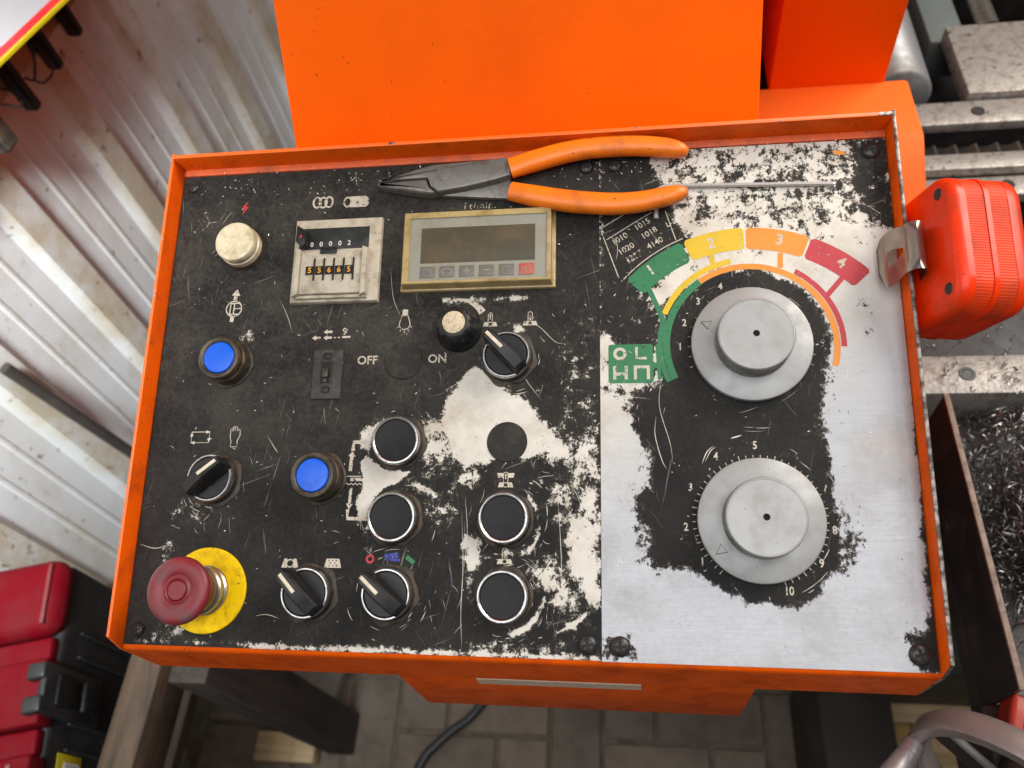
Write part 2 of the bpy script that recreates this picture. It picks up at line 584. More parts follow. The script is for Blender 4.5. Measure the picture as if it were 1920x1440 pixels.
# housing: deck under the plates, back wall, front apron (hangs plumb), side walls with slanted front ends
SL = math.tan(TILT)
bm = bmesh.new()
box(bm, -0.4, 460.9, -1.5, 315, -6, -1.7, MM)
part('tray_deck', bm, M['orange_tray'])
bm = bmesh.new()
prof = [(1.2, -0.2), (-1.2, -0.9), (-2.6, -2.6), (-2.6 - 3 * SL, -6), (-2.6 - 40 * SL, -43), (6 - 40 * SL, -43), (6, -6.5), (6, -1.75), (1.2, -1.75)]
lo = [V(bm, (-0.3, y, z), MM) for y, z in prof]
hi = [V(bm, (461.5, y, z), MM) for y, z in prof]
for i in range(len(prof)):
    j = (i + 1) % len(prof)
    bm.faces.new((lo[i], lo[j], hi[j], hi[i]))
bm.faces.new(lo)
bm.faces.new(list(reversed(hi)))
bmesh.ops.recalc_face_normals(bm, faces=bm.faces)
part('front_apron', bm, M['orange_tray'], smooth=50)


def wall_bm(poly_yz, x0, x1, ztop):
    bm = bmesh.new()
    a = [V(bm, (x0, y, z), MM) for y, z in poly_yz]
    b = [V(bm, (x1, y, z), MM) for y, z in poly_yz]
    n = len(a)
    bm.faces.new(a)
    bm.faces.new(list(reversed(b)))
    for i in range(n):
        j = (i + 1) % n
        bm.faces.new((a[i], a[j], b[j], b[i]))
    bmesh.ops.recalc_face_normals(bm, faces=bm.faces)
    es = [e for e in bm.edges if abs(e.verts[0].co.x - e.verts[1].co.x) < 1e-7]
    bmesh.ops.bevel(bm, geom=es, offset=0.55 * MM, segments=2, affect='EDGES', profile=0.5)
    for f in bm.faces:
        if f.calc_center_median().z > ztop * MM or f.normal.y < -0.6:
            f.material_index = 1
    return bm


sw = [(320, -43), (320, 14.2), (5.5, 14.2), (-2.2, -0.3), (-2.2 - 40 * SL, -42.5)]
part('side_wall', wall_bm(sw, -2.5, -0.45, 13.6), [M['orange_tray'], M['edge']])
part('side_wall', wall_bm(sw, 461.0, 463.2, 13.6), [M['orange_tray'], M['edge']], label='side wall with its top edge rubbed to bare metal')
bm = bmesh.new()
box(bm, -0.44, 460.98, 315.1, 317.8, -43, 16.4, MM, 0.5)
for f in bm.faces:
    if f.calc_center_median().z > 15.8 * MM:
        f.material_index = 1
part('back_wall', bm, [M['orange_tray'], M['edge']])
bm = bmesh.new()
box(bm, -0.3, 460.8, 310.2, 315.0, -1.68, 0.4, MM, 0.3)
part('back_strip', bm, grimy('faded_orange', (0.66, 0.12, 0.035), (0.30, 0.07, 0.03), rough=0.55, scale=60, amount=0.8, speck=0.45))
bm = bmesh.new()
box(bm, -0.3, 461, -10, 314, -44.6, -43.1, MM)
part('bottom_pan', bm, M['orange_tray'])

# face plates: gridded sheets that carry wear, silver and dust as attributes
SEAM = 286.4
DIAL1, DIAL2 = (374.4, 179.3), (374.4, 77.6)
worn_left = [  # polygon, strength, softness in mm
    ([(210.8, 170.3), (200.8, 161.4), (191.3, 148.1), (189.8, 135.5), (194.2, 124.9), (197.2, 116.5), (206.0, 108.7), (218.8, 110.6), (229.4, 113.2), (248.2, 113.1), (253.8, 120.1), (261.4, 124.5), (253.7, 134.2), (241.3, 148.1), (232.7, 152.2), (223.4, 159.6), (217.2, 168.5)], 1.0, 7),
    ([(246.7, 131.7), (261.3, 131.6), (276.8, 115.6), (275.2, 106.2), (256.5, 108.7), (246.9, 115.7)], 0.66, 12),
    ([(265.8, 125.2), (286.5, 131.4), (286.3, 100.0), (268.4, 99.9)], 0.64, 12),
    ([(271.5, 98.4), (286.6, 100.0), (286.8, 72.5), (273.4, 73.9)], 0.76, 12),
    ([(266.6, 81.4), (286.8, 84.6), (286.5, 28.5), (278.2, 29.8), (266.1, 51.4)], 0.86, 14),
    ([(144.7, 115.9), (149.7, 110.7), (161.1, 104.9), (172.1, 104.9), (167.1, 99.7), (158.4, 95.2), (152.1, 90.1), (149.0, 81.1), (142.3, 72.6), (139.9, 86.8), (143.8, 98.0), (141.0, 110.1)], 1.0, 4),
    ([(142.2, 132.5), (151.3, 138.5), (159.0, 140.7), (155.1, 132.4), (148.9, 123.8), (147.3, 116.6), (140.4, 118.6), (138.6, 125.2)], 0.70, 6),
    ([(143.6, 72.6), (151.4, 74.2), (152.6, 55.6), (146.1, 55.5)], 0.50, 8),
    ([(177.6, 138.9), (197.6, 138.7), (202.2, 106.2), (182.9, 99.7), (175.5, 115.9)], 0.54, 12),
    ([(198.7, 112.6), (216.4, 115.8), (220.2, 98.3), (206.1, 87.2), (199.3, 96.6)], 0.42, 12),
    ([(167.0, 101.0), (182.9, 98.2), (193.0, 91.8), (188.4, 85.5), (173.9, 94.9)], 0.50, 6),
    ([(206.1, 70.1), (212.5, 68.7), (218.1, 62.0), (220.5, 55.1), (216.3, 46.9), (212.3, 35.5), (211.3, 29.6), (208.4, 41.4), (205.9, 56.4)], 0.72, 9),
    ([(243.2, 54.0), (266.1, 51.4), (278.2, 34.1), (275.2, 22.5), (260.3, 25.0), (248.0, 39.3)], 0.58, 16),
    ([(247.7, 60.0), (269.1, 60.4), (272.2, 42.7), (251.0, 43.7)], 0.45, 10),
    ([(250.3, 99.9), (275.2, 109.3), (278.3, 69.4), (256.8, 69.2)], 0.44, 16),
    ([(229.0, 62.2), (247.7, 60.0), (243.1, 55.2), (226.1, 54.9)], 0.62, 6),
    ([(184.2, 216.0), (211.7, 216.5), (240.4, 215.6), (245.5, 211.9), (222.1, 209.8), (187.9, 211.6)], 0.56, 5),
    ([(230.8, 197.0), (240.7, 198.1), (242.5, 191.1), (232.6, 189.3)], 0.60, 4),
    ([(2.7, 4.2), (84.5, 4.2), (84.7, 1.9), (3.1, 1.1)], 0.50, 5),
    ([(81.2, 3.5), (156.0, 3.5), (218.3, 3.2), (285.7, 2.5), (285.7, 0.3), (81.6, 0.6)], 0.95, 6),
    ([(205.8, 10.5), (266.3, 9.5), (266.4, 1.9), (206.1, 2.2)], 0.50, 12),
    ([(14.5, 69.6), (32.7, 66.6), (31.7, 47.3), (14.1, 47.0)], 0.30, 14),
    ([(18.5, 92.7), (43.8, 91.2), (46.3, 69.9), (18.1, 69.6)], 0.30, 14),
    ([(18.5, 15.7), (39.3, 14.7), (39.0, 4.1), (16.7, 3.4)], 0.45, 10),
    ([(14.3, 286.0), (29.8, 287.2), (29.7, 271.4), (14.3, 270.2)], 0.24, 12),
    ([(51.4, 197.6), (64.4, 196.5), (64.4, 189.3), (54.1, 189.5)], 0.50, 5),
    ([(259.0, 191.4), (286.3, 211.2), (285.9, 125.0), (259.4, 131.6)], 0.34, 25),
    ([(169.8, 98.1), (205.6, 99.8), (206.8, 68.6), (174.7, 68.2)], 0.32, 25),
    ([(234.8, 13.4), (243.8, 18.2), (250.6, 27.6), (253.5, 35.9), (256.0, 34.2), (253.6, 24.8), (246.8, 15.5), (237.8, 11.2)], 0.80, 3),
    ([(259.1, 14.7), (269.3, 19.5), (278.2, 26.9), (279.4, 24.9), (270.8, 16.7), (261.0, 13.0)], 0.80, 3),
    ([(244.0, 58.8), (248.8, 66.7), (250.6, 74.6), (252.5, 73.4), (250.7, 65.5), (245.9, 57.0)], 0.78, 3),
    ([(244.1, 91.8), (249.2, 84.4), (251.2, 75.2), (249.3, 74.6), (247.4, 82.8), (242.9, 89.9)], 0.78, 3),
    ([(257.3, 22.0), (281.1, 22.7), (275.2, 15.4), (260.3, 13.6)], 0.42, 9),
]
black_right = [  # painted areas that survive on the bare right plate
    ([(285.6, 324.7), (306.0, 318.7), (317.5, 303.5), (323.9, 291.9), (336.1, 258.5), (343.8, 245.7), (324.0, 223.8), (310.9, 210.4), (307.3, 190.1), (294.5, 183.7), (285.0, 197.5)], 0.98, 10),
    ([(286.8, 239.3), (311.0, 215.6), (325.0, 199.8), (319.4, 163.3), (313.0, 156.9), (294.5, 183.7), (284.9, 190.7)], 0.90, 12),
    ([(328.4, 209.9), (352.5, 224.4), (380.7, 226.8), (401.7, 217.5), (414.2, 200.4), (419.9, 177.5), (415.3, 161.6), (411.6, 142.8), (413.1, 115.2), (414.5, 94.3), (416.7, 75.4), (414.5, 56.8), (406.0, 42.6), (392.8, 30.6), (379.1, 33.1), (365.1, 33.8), (355.4, 38.7), (345.7, 44.2), (334.3, 49.7), (314.5, 52.2), (311.9, 66.9), (308.6, 81.8), (307.6, 92.4), (315.5, 98.5), (313.8, 115.5), (306.4, 131.3), (303.0, 152.2), (322.3, 156.7), (321.7, 183.1)], 1.0, 7),
    ([(284.8, 157.3), (308.6, 155.3), (311.0, 131.2), (316.6, 106.2), (309.0, 106.2), (304.8, 131.3), (294.2, 150.7), (284.7, 152.4)], 0.55, 12),
    ([(286.7, 211.2), (294.5, 183.7), (294.2, 157.2), (284.8, 163.9)], 0.4, 10),
    ([(306.4, 93.9), (316.4, 98.5), (316.9, 52.3), (309.6, 55.1), (306.9, 72.8)], 0.80, 12),
    ([(413.7, 91.4), (424.0, 87.1), (430.6, 75.5), (430.7, 59.9), (421.8, 51.9), (410.3, 45.5)], 0.52, 12),
    ([(414.3, 180.8), (420.2, 180.7), (420.2, 161.5), (420.3, 142.7), (425.4, 133.4), (417.0, 136.6), (414.0, 155.3)], 0.50, 10),
    ([(433.7, 211.4), (445.7, 206.0), (446.4, 180.0), (434.8, 180.3)], 0.34, 12),
    ([(312.8, 318.2), (442.2, 311.0), (452.4, 284.4), (449.7, 253.0), (419.2, 251.0), (388.5, 256.0), (369.5, 253.3), (344.0, 251.0), (324.8, 259.1), (315.7, 292.4)], 0.47, 14),
    ([(383.2, 274.0), (408.0, 269.1), (418.2, 237.3), (406.9, 251.6), (379.1, 256.4)], 0.55, 12),
    ([(439.1, 311.2), (462.3, 310.7), (464.6, 252.3), (457.8, 249.2), (449.7, 253.0), (438.8, 267.5), (438.5, 296.0)], 0.86, 10),
    ([(456.3, 259.6), (464.6, 252.3), (467.2, 185.9), (464.3, 179.6), (463.2, 205.4), (459.2, 225.4)], 0.66, 10),
    ([(340.1, 230.1), (411.5, 227.3), (407.8, 217.3), (380.5, 221.7), (352.5, 222.7)], 0.55, 10),
    ([(465.2, 259.1), (468.2, 259.0), (462.8, -0.3), (457.1, -0.5), (457.2, 22.0), (460.3, 100.4), (462.9, 186.0)], 0.97, 5),
    ([(445.7, 17.6), (465.9, 22.2), (463.5, -0.3), (453.2, 0.2), (447.8, 5.7)], 0.97, 6),
    ([(287.0, 12.9), (301.6, 14.8), (304.3, 3.1), (292.7, 0.5), (287.5, 4.5)], 0.72, 8),
]


def plate(name, x0, x1, y0, y1, right, label):
    st = 1.4
    nx, ny = int((x1 - x0) / st) + 1, int((y1 - y0) / st) + 1
    xs, ys = np.linspace(x0, x1, nx), np.linspace(y0, y1, ny)
    X, Y = np.meshgrid(xs, ys)
    if right:
        wear = np.full(X.shape, 1.12)
        wear -= 0.30 * sstep(Y, 205, 235) * (1 - sstep(X, 448, 458))
        for poly, s, soft in black_right:
            wear = np.minimum(wear, 1.05 - 1.05 * s * sstep(sdf(poly, X, Y), -soft, soft * 0.8))
        silver = sstep(150 - Y + (X - 330) * 0.55, -60, 70)
    else:
        wear = np.full(X.shape, -0.30)
        wear += 0.40 * sstep(X, 140, 250) * (1 - sstep(Y, 180, 250))
        for poly, s, soft in worn_left:
            wear = np.maximum(wear, -0.30 + (s + 0.36) * sstep(sdf(poly, X, Y), -soft, soft * 0.8))
        silver = 0.10 * sstep(X, 200, 290) * (1 - sstep(Y, 60, 160))
    dust = 0.36 + 0.44 * sstep(Y, 60, 220)
    dust *= np.where(right, 0.50, 1.0 - 0.45 * sstep(X, 170, 290))
    verts = np.c_[X.ravel(), Y.ravel(), np.zeros(X.size)]
    skirt = [(x0, y0, -1.5), (x1, y0, -1.5), (x1, y1, -1.5), (x0, y1, -1.5)]
    idx = np.arange(nx * ny).reshape(ny, nx)
    q = np.stack([idx[:-1, :-1], idx[:-1, 1:], idx[1:, 1:], idx[1:, :-1]], -1).reshape(-1, 4).tolist()
    b = nx * ny
    ring = [list(idx[0, :]), list(idx[:, -1]), list(idx[-1, ::-1]), list(idx[::-1, 0])]
    for k, e in enumerate(ring):
        q.append([b + k, b + (k + 1) % 4] + [int(i) for i in reversed(e)])
    me = bpy.data.meshes.new(name)
    me.from_pydata((np.r_[verts, skirt] * MM).tolist(), [], q)
    for nm, arr in (('wear', wear), ('silver', silver), ('dust', dust)):
        at = me.attributes.new(nm, 'FLOAT', 'POINT')
        at.data.foreach_set('value', np.r_[arr.ravel(), np.full(4, 0.9 if nm == 'wear' else 0.3)].astype(np.float32))
    ob = mesh_obj(name, me, M['plate'], console, (0, 0, 0), 0)
    ob['label'] = label
    return ob


plate_l = plate('face_plate', 0.2, SEAM - 0.12, 0.6, H_, False, 'black face plate with buttons, worn to cream metal in patches')
plate_r = plate('face_plate', SEAM + 0.14, 460.4, 0.2, H_, True, 'face plate of the two dials, mostly rubbed down to bare silver metal')


# ------------------------------------------------------------------ printed marks
def decal(name, parent, mat, draw, z=0.14):
    bm = bmesh.new()
    draw(bm, z)
    for f in bm.faces:
        f.normal_update()
        if f.normal.z < 0:
            f.normal_flip()
    return to_obj(name, bm, mat, parent, (0, 0, 0), 0)


cx, cy = DIAL1
OC = (cx, cy - 22.0)                        # centre of the outer speed band


def col_band(mat, a0, a1, stem, arc):
    def draw(bm, z):
        # rounded segment of the outer band
        r0, r1 = 82.6, 96.8
        outer = arc_pts(*OC, r1, a0 - 1.0, a1 + 1.0, 16)
        inner = arc_pts(*OC, r0, a1 + 1.2, a0 - 1.2, 16)
        p = outer + arc_pts(*OC, r1 - 1.6, a1, a1, 1)[:1] + arc_pts(*OC, r0 + 1.6, a1, a1, 1)[:1] + inner + arc_pts(*OC, r0 + 1.6, a0, a0, 1)[:1] + arc_pts(*OC, r1 - 1.6, a0, a0, 1)[:1]
        flat(bm, p, z)
        if stem:
            ribbon(bm, stem, 3.0, z + 0.02)
        for (r0, r1, b0, b1, dz) in arc:
            band(bm, cx, cy + 1.0, r0, r1, b0, b1, z + dz)
    return decal('colour_band', plate_r, mat, draw)


gb = col_band(M['p_green'], 137.6, 113.2, [(316.4, 216.4), (323.4, 199.1), (324.9, 183.0)], [(46.4, 50.6, 124, 205, -0.03), (50.8, 53.8, 161, 205, -0.03)])
gb['label'] = 'green segment of the speed band, numbered 1'
yb = col_band(M['p_yellow'], 112.4, 90.4, [(354.0, 238.6), (354.7, 231.6)], [(51.2, 54.8, 158, 100, 0.0)])
yb['label'] = 'yellow segment of the speed band, numbered 2'
ob_ = col_band(M['p_orange'], 89.6, 67.0, [(394.6, 236.9), (394.0, 227.3)], [(46.8, 50.4, 125, -17, 0.03)])
ob_['label'] = 'orange segment of the speed band, numbered 3'
rb = col_band(M['p_red'], 66.2, 43.0, [(429.0, 219.9), (419.5, 208.9)], [(50.9, 54.0, 58, -3, 0.0)])
rb['label'] = 'red segment of the speed band, numbered 4'
for t, (x, y), rot in (('1', (317.6, 228.6), 32), ('2', (354.3, 244.5), 10), ('3', (394.5, 245.2), -12), ('4', (428.8, 229.0), -30)):
    lettering(t, x, y, 9.5, M['p_white'], plate_r, rot, 0.25, 0.22)
# logo tile: white strokes on a green square
gx, gy = 291.5, 157.6
decal('maker_mark', plate_r, M['p_green'], lambda bm, z: (flat(bm, [(gx, gy + 1), (gx + 1, gy), (gx + 25.4, gy), (gx + 26.4, gy + 1), (gx + 26.4, gy + 23), (gx + 25.4, gy + 24), (gx + 1, gy + 24), (gx, gy + 23)], z),
      flat(bm, [(gx + 26.4, gy + 9), (gx + 33, gy + 9), (gx + 33, gy + 12), (gx + 26.4, gy + 12)], z), ribbon(bm, [(gx + 30, gy + 2), (gx + 29, gy + 23)], 2.2, z + 0.02)))


def logo(bm, z):
    loop_line(bm, arc_pts(gx + 6.8, gy + 18.2, 3.0, 0, 345, 20), 1.9, z)
    ribbon(bm, [(gx + 16.6, gy + 22.2), (gx + 16.6, gy + 15.2), (gx + 22.6, gy + 15.2)], 1.7, z + 0.01)
    ribbon(bm, [(gx + 3.6, gy + 2.2), (gx + 3.6, gy + 10.6)], 1.9, z)
    ribbon(bm, [(gx + 10.4, gy + 2.2), (gx + 10.4, gy + 10.6)], 1.9, z)
    ribbon(bm, [(gx + 3.6, gy + 5.6), (gx + 10.4, gy + 5.6)], 1.9, z + 0.01)
    ribbon(bm, [(gx + 15.8, gy + 2.2), (gx + 15.8, gy + 9.6)], 1.8, z)
    ribbon(bm, [(gx + 23.4, gy + 2.2), (gx + 23.4, gy + 9.6)], 1.8, z)
    ribbon(bm, [(gx + 14.9, gy + 9.8), (gx + 24.3, gy + 9.8)], 1.8, z + 0.01)


decal('maker_mark_strokes', plate_r, M['p_white'], logo, 0.19)
# steel table outline and its numbers
decal('table_outline', plate_r, M['p_white'], lambda bm, z: (
    ribbon(bm, [(307.0, 269.7), (288.3, 258.3), (287.6, 255.8), (298.2, 224.4)], 0.62, z), ribbon(bm, [(290.9, 249.9), (308.5, 260.9), (319.1, 267.3)], 0.55, z + 0.01),
    ribbon(bm, arc_pts(*OC, 98.6, 139, 112, 20), 0.6, z + 0.02), ribbon(bm, [(327.3, 267.9), (333.3, 248.0)], 0.55, z),
    ribbon(bm, [(341.5, 275.5), (353.0, 278.5), (359.5, 278.9)], 0.55, z)))
for t, (x, y), rot in (('1010', (299.1, 250.2), 31), ('1020', (303.0, 243.3), 31), ('1015', (313.1, 259.3), 31), ('1018', (317.2, 253.3), 31),
                       ('4140', (320.6, 246.4), 30), ('L-8', (330.7, 259.5), 24), ('3130', (341.1, 262.2), 22), ('8620', (342.2, 255.7), 22)):
    lettering(t, x, y, 5.4, M['p_white'], plate_r, rot, 0.03)
lettering('1217', *(307.5, 237.7), 5.4, M['p_worn'], plate_r, 31, 0.3)
lettering('D3', *(446.6, 251.4), 5.4, M['p_worn'], plate_r, -24, 0.05)
decal('table_outline', plate_r, M['p_worn'], lambda bm, z: (ribbon(bm, [(408.6, 277.6), (426.8, 272.3), (450.6, 264.0)], 0.6, z), ribbon(bm, [(441.9, 269.1), (453.3, 259.7)], 0.6, z)))
# dial numbers and graduations
for t, a in (('1', 180), ('2', 158.5), ('3', 136), ('4', 113)):
    lettering(t, cx + 40.5 * math.cos(R(a)), cy + 40.5 * math.sin(R(a)), 6.2, M['p_white'] if t != '4' else M['p_worn'], plate_r, 0, 0.12, sx=0.85)
lettering('9', cx + 40.5, cy + 0.2, 6.2, M['p_worn'], plate_r, 0, 0.12, sx=0.85)
dx, dy = DIAL2
for t, a, r in (('1', -144.7, 39.3), ('2', -174.3, 40.6), ('3', 154.2, 41.4), ('4', 122.4, 42), ('5', 90.8, 41.6), ('6', 58.5, 41), ('7', 25.4, 39.5), ('8', -7.2, 39.7), ('9', -35.8, 38.6), ('10', -70.3, 39.6)):
    lettering(t, dx + r * math.cos(R(a)), dy + (r + 0.6) * math.sin(R(a)), 6.3, M['p_worn'] if t in '67' else M['p_white'], plate_r, 0, 0.12, sx=0.82)


def ticks(bm, z, c, a0, a1, n, r0=34.6, r1=36.8):
    for i in range(n + 1):
        a = R(a0 + (a1 - a0) * i / n)
        ribbon(bm, [(c[0] + r0 * math.cos(a), c[1] + r0 * math.sin(a)), (c[0] + (r1 if i % 5 else r1 + 0.6) * math.cos(a), c[1] + (r1 if i % 5 else r1 + 0.6) * math.sin(a))], 0.42, z)


decal('graduations', plate_r, M['p_white'], lambda bm, z: ticks(bm, z, DIAL2, 232, -71, 48))
decal('graduations', plate_r, M['p_worn'], lambda bm, z: ticks(bm, z, DIAL1, 200, -20, 22, 34.8, 36.8))

# left plate icons
lettering('OFF', *(141.0, 174.8), 7.6, M['p_white'], plate_l, 0, 0.14)
lettering('ON', *(186.1, 174.9), 7.6, M['p_white'], plate_l, 0, 0.14)
lettering('Ft/min.', *(209.8, 277.4), 6.6, M['p_worn'], plate_l, 0, 0.0, spacing=1.15)
lettering('9', *(124.9, 194.2), 6.6, M['p_white'], plate_l, 0, 0.12)


def seg(bm, z, pts, w):
    ribbon(bm, pts, w, z)


def arrow(bm, x, y, dx_, dy_, shaft, w, head, hw, z):
    """filled arrow with its tip at (x, y) pointing along (dx_, dy_)"""
    L = math.hypot(dx_, dy_)
    ux, uy = dx_ / L, dy_ / L
    nx, ny = -uy, ux
    bx, by = x - ux * head, y - uy * head
    flat(bm, [(x, y), (bx + nx * hw, by + ny * hw), (bx - nx * hw, by - ny * hw)], z)
    ex, ey = bx - ux * shaft, by - uy * shaft
    flat(bm, [(bx + nx * w, by + ny * w), (bx - nx * w, by - ny * w), (ex - nx * w, ey - ny * w), (ex + nx * w, ey + ny * w)], z)


def icon(name, draw, mat='p_white', parent=None):
    return decal(name, parent or plate_l, M[mat], draw)


def bolt(bm, z):
    x, y = (47.6, 283.9)
    flat(bm, [(x + 2, y + 5.5), (x - 2.4, y + 0.2), (x - 0.2, y + 0.4), (x - 1.8, y - 5), (x + 2.4, y + 1.2), (x + 0.3, y + 0.9)], z)


icon('lightning_mark', bolt, 'p_mred')


def coils(bm, z):
    for i, (x, y) in enumerate([(98.7, 285.5), (102.9, 285.3), (107.0, 285.5)]):
        loop_line(bm, [(x + 2.6 * math.cos(a), y + 3.7 * math.sin(a)) for a in np.linspace(0, 2 * math.pi, 19)[:-1]], 1.25, z + i * 0.015)
    x, y = (120.0, 284.8)
    loop_line(bm, [(x + 2.4 * math.cos(a), y + 3.4 * math.sin(a)) for a in np.linspace(0, 2 * math.pi, 19)[:-1]], 1.0, z)
    flat(bm, [(x + 1.6, y - 3.9), (x + 12, y - 3.9)] + [(x + 12 + 2.8 * math.cos(a), y + 3.9 * math.sin(a)) for a in np.linspace(-1.2, 1.2, 8)] + [(x + 12, y + 3.9), (x + 1.6, y + 3.9), (x + 3.0, y)], z)


icon('stock_symbol', coils)


def pump(bm, z):
    x, y = (47.5, 212.0)
    loop_line(bm, arc_pts(x, y, 5.3, 0, 342, 20), 0.8, z)
    arrow(bm, x + 1.0, y + 13.5, 0.12, 1, 3.0, 1.2, 4.4, 3.0, z)
    ribbon(bm, [(x - 0.6, y - 5.5), (x - 0.9, y - 9)], 2.6, z)
    ribbon(bm, [(x - 2.4, y + 4), (x - 2.8, y - 4)], 0.8, z + 0.01)
    ribbon(bm, [(x + 0.2, y + 4.2), (x - 0.2, y - 4.2)], 0.8, z + 0.01)
    ribbon(bm, [(x - 2.6, y + 3.6), (x + 3.6, y + 3.8)], 0.8, z + 0.02)
    ribbon(bm, [(x - 0.2, y), (x + 5, y + 0.2)], 0.8, z + 0.02)
    ribbon(bm, [(x - 2.8, y - 3.8), (x + 3.4, y - 3.8)], 0.8, z + 0.02)


icon('pump_symbol', pump)


def strokes(bm, z):
    x, y = (103.1, 190.5)
    arrow(bm, x, y, -1, 0, 3.2, 0.75, 2.6, 1.7, z)
    arrow(bm, x + 7.6, y, -1, 0, 3.2, 0.75, 2.6, 1.7, z)
    arrow(bm, x + 7.6, y + 3.9, -1, 0, 3.2, 0.75, 2.6, 1.7, z)
    ribbon(bm, [(x + 14.5, y), (x + 16, y)], 0.7, z)
    ribbon(bm, [(x + 17.2, y), (x + 18.8, y)], 0.7, z)
    ribbon(bm, [(x + 20.2, y + 0.2), (x + 25.6, y + 0.2)], 1.3, z)


icon('stroke_count_symbol', strokes)


def bulb(bm, z):
    x, y = (163.9, 199.6)
    flat(bm, [(x - 1.8, y + 4.4), (x + 1.8, y + 4.4), (x + 1.9, y + 7.8), (x + 1.2, y + 8.4), (x - 1.2, y + 8.4), (x - 1.9, y + 7.8)], z)
    loop_line(bm, [(x - 1.8, y + 4.4), (x - 3.2, y + 0.2), (x - 3.6, y - 2), (x - 2.4, y - 4.2), (x, y - 5), (x + 2.4, y - 4.2), (x + 3.6, y - 2), (x + 3.2, y + 0.2), (x + 1.8, y + 4.4)], 0.55, z + 0.01)
    for a in (200, 235, 270, 305, 340):
        ribbon(bm, [(x + 3.9 * math.cos(R(a)), y - 1.6 + 4.2 * math.sin(R(a))), (x + 5.0 * math.cos(R(a)), y - 1.6 + 5.6 * math.sin(R(a)))], 0.5, z)


icon('lamp_symbol', bulb)


def auto_loop(bm, z):
    x, y = (34.4, 126.5)
    loop_line(bm, [(x - 6, y - 3.4), (x + 6, y - 3.4), (x + 6, y + 3.4), (x - 6, y + 3.4)], 0.6, z)
    arrow(bm, x + 6.6, y + 3.4, 1, 0, 0.5, 0.3, 3, 1.1, z + 0.01)
    arrow(bm, x - 6.6, y - 3.4, -1, 0, 0.5, 0.3, 3, 1.1, z + 0.01)
    arrow(bm, x + 6, y - 3.6, 0, -1, 0.5, 0.3, 3, 1.1, z + 0.01)
    arrow(bm, x - 6, y + 3.6, 0, 1, 0.5, 0.3, 3, 1.1, z + 0.01)


icon('automatic_symbol', auto_loop)


def hand(bm, z):
    x, y = (57.4, 127.0)
    loop_line(bm, [(x - 2.2, y - 6.6), (x + 2.0, y - 6.6), (x + 2.1, y - 2.6), (x + 3.6, y + 0.4), (x + 3.4, y + 3.8), (x + 2.4, y + 4.6), (x + 1.9, y + 3.2), (x + 1.3, y + 6.2), (x + 0.4, y + 6.2), (x + 0.1, y + 3.4),
                   (x - 0.5, y + 6.6), (x - 1.3, y + 6.2), (x - 1.3, y + 3.0), (x - 2.3, y + 5.2), (x - 2.9, y + 4.2), (x - 2.9, y - 1), (x - 2.0, y - 3)], 0.5, z)


icon('hand_symbol', hand)


def clamp(bm, z):
    x, y = (101.4, 49.8)
    flat(bm, [(x - 5.4, y - 2.6), (x - 1.9, y - 2.6), (x - 1.9, y + 2.7), (x - 3.8, y + 2.7)], z)
    flat(bm, [(x + 5.4, y - 2.6), (x + 1.9, y - 2.6), (x + 1.9, y + 2.7), (x + 3.8, y + 2.7)], z)
    loop_line(bm, arc_pts(x, y, 2.2, 0, 340, 16), 0.7, z + 0.01)
    x, y = (128.0, 50.2)
    flat(bm, [(x - 5.4, y - 2.6), (x + 5.4, y - 2.6), (x + 3.9, y + 2.7), (x - 3.9, y + 2.7)], z)


icon('clamping_symbol', clamp)
icon('clamping_symbol_dots', lambda bm, z: [flat(bm, arc_pts(x, y, 0.42, 0, 330, 7), z + 0.05) for x, y in [(125.6, 51.7), (127.9, 51.8), (130.2, 51.8), (126.7, 50.2), (129.4, 50.3), (125.8, 48.6), (128.2, 48.7), (130.5, 48.7)]], 'p_worn').data.materials[0] = M['black_plastic']


def elbow(bm, z):
    a = [(144.2, 122.9), (136.0, 122.9), (135.7, 117.6)]
    ribbon(bm, a, 2.4, z)
    x, y = (135.4, 117.3)
    arrow(bm, x, y, 0.05, 1, 9.0, 1.1, 3.2, 2.3, z)
    a = [(134.9, 82.0), (135.0, 76.6), (148.0, 76.4)]
    ribbon(bm, a, 2.2, z)
    x, y = (135.6, 82.0)
    arrow(bm, x, y, -0.04, -1, 9.5, 0.9, 3.4, 2.2, z)
    ribbon(bm, [(132.5, 101.9), (142.2, 101.9)], 0.6, z)
    ribbon(bm, [(135.3, 100.0), (142.4, 100.0)], 2.0, z + 0.01)
    ribbon(bm, [(p[0], p[1] + (0.6 if i % 2 else -0.4)) for i, p in enumerate([(131.8, 97.0), (133.2, 97.1), (134.5, 97.1), (135.9, 97.1), (137.2, 97.1), (138.5, 97.1), (139.9, 97.1), (141.2, 97.1), (142.6, 97.1)])], 0.6, z)


icon('feed_direction_symbol', elbow)


def vise(bm, z, x, y, both, up):
    for yy in ((0, 5.6) if both else (0,)):
        for s_ in (-1, 1):
            k = 1 if (yy == 0) else -0.7
            flat(bm, [(x + s_ * 1.4, y + yy - 1.4), (x + s_ * 4.6, y + yy - 1.4), (x + s_ * (4.6 - 0.9 * k), y + yy + 1.4), (x + s_ * 1.4, y + yy + 1.4)], z)
    loop_line(bm, arc_pts(x, y, 1.35, 0, 335, 14), 0.45, z + 0.01)
    ribbon(bm, [(x - 1.3, y), (x - 1.3, y + 6.2)], 0.42, z)
    ribbon(bm, [(x + 1.3, y), (x + 1.3, y + 6.2)], 0.42, z)
    ribbon(bm, arc_pts(x, y + 6.2, 1.3, 0, 180, 8), 0.42, z)
    arrow(bm, x, y + (6.8 if up else 1.8), 0, 1 if up else -1, 2.4, 0.3, 1.3, 0.75, z)


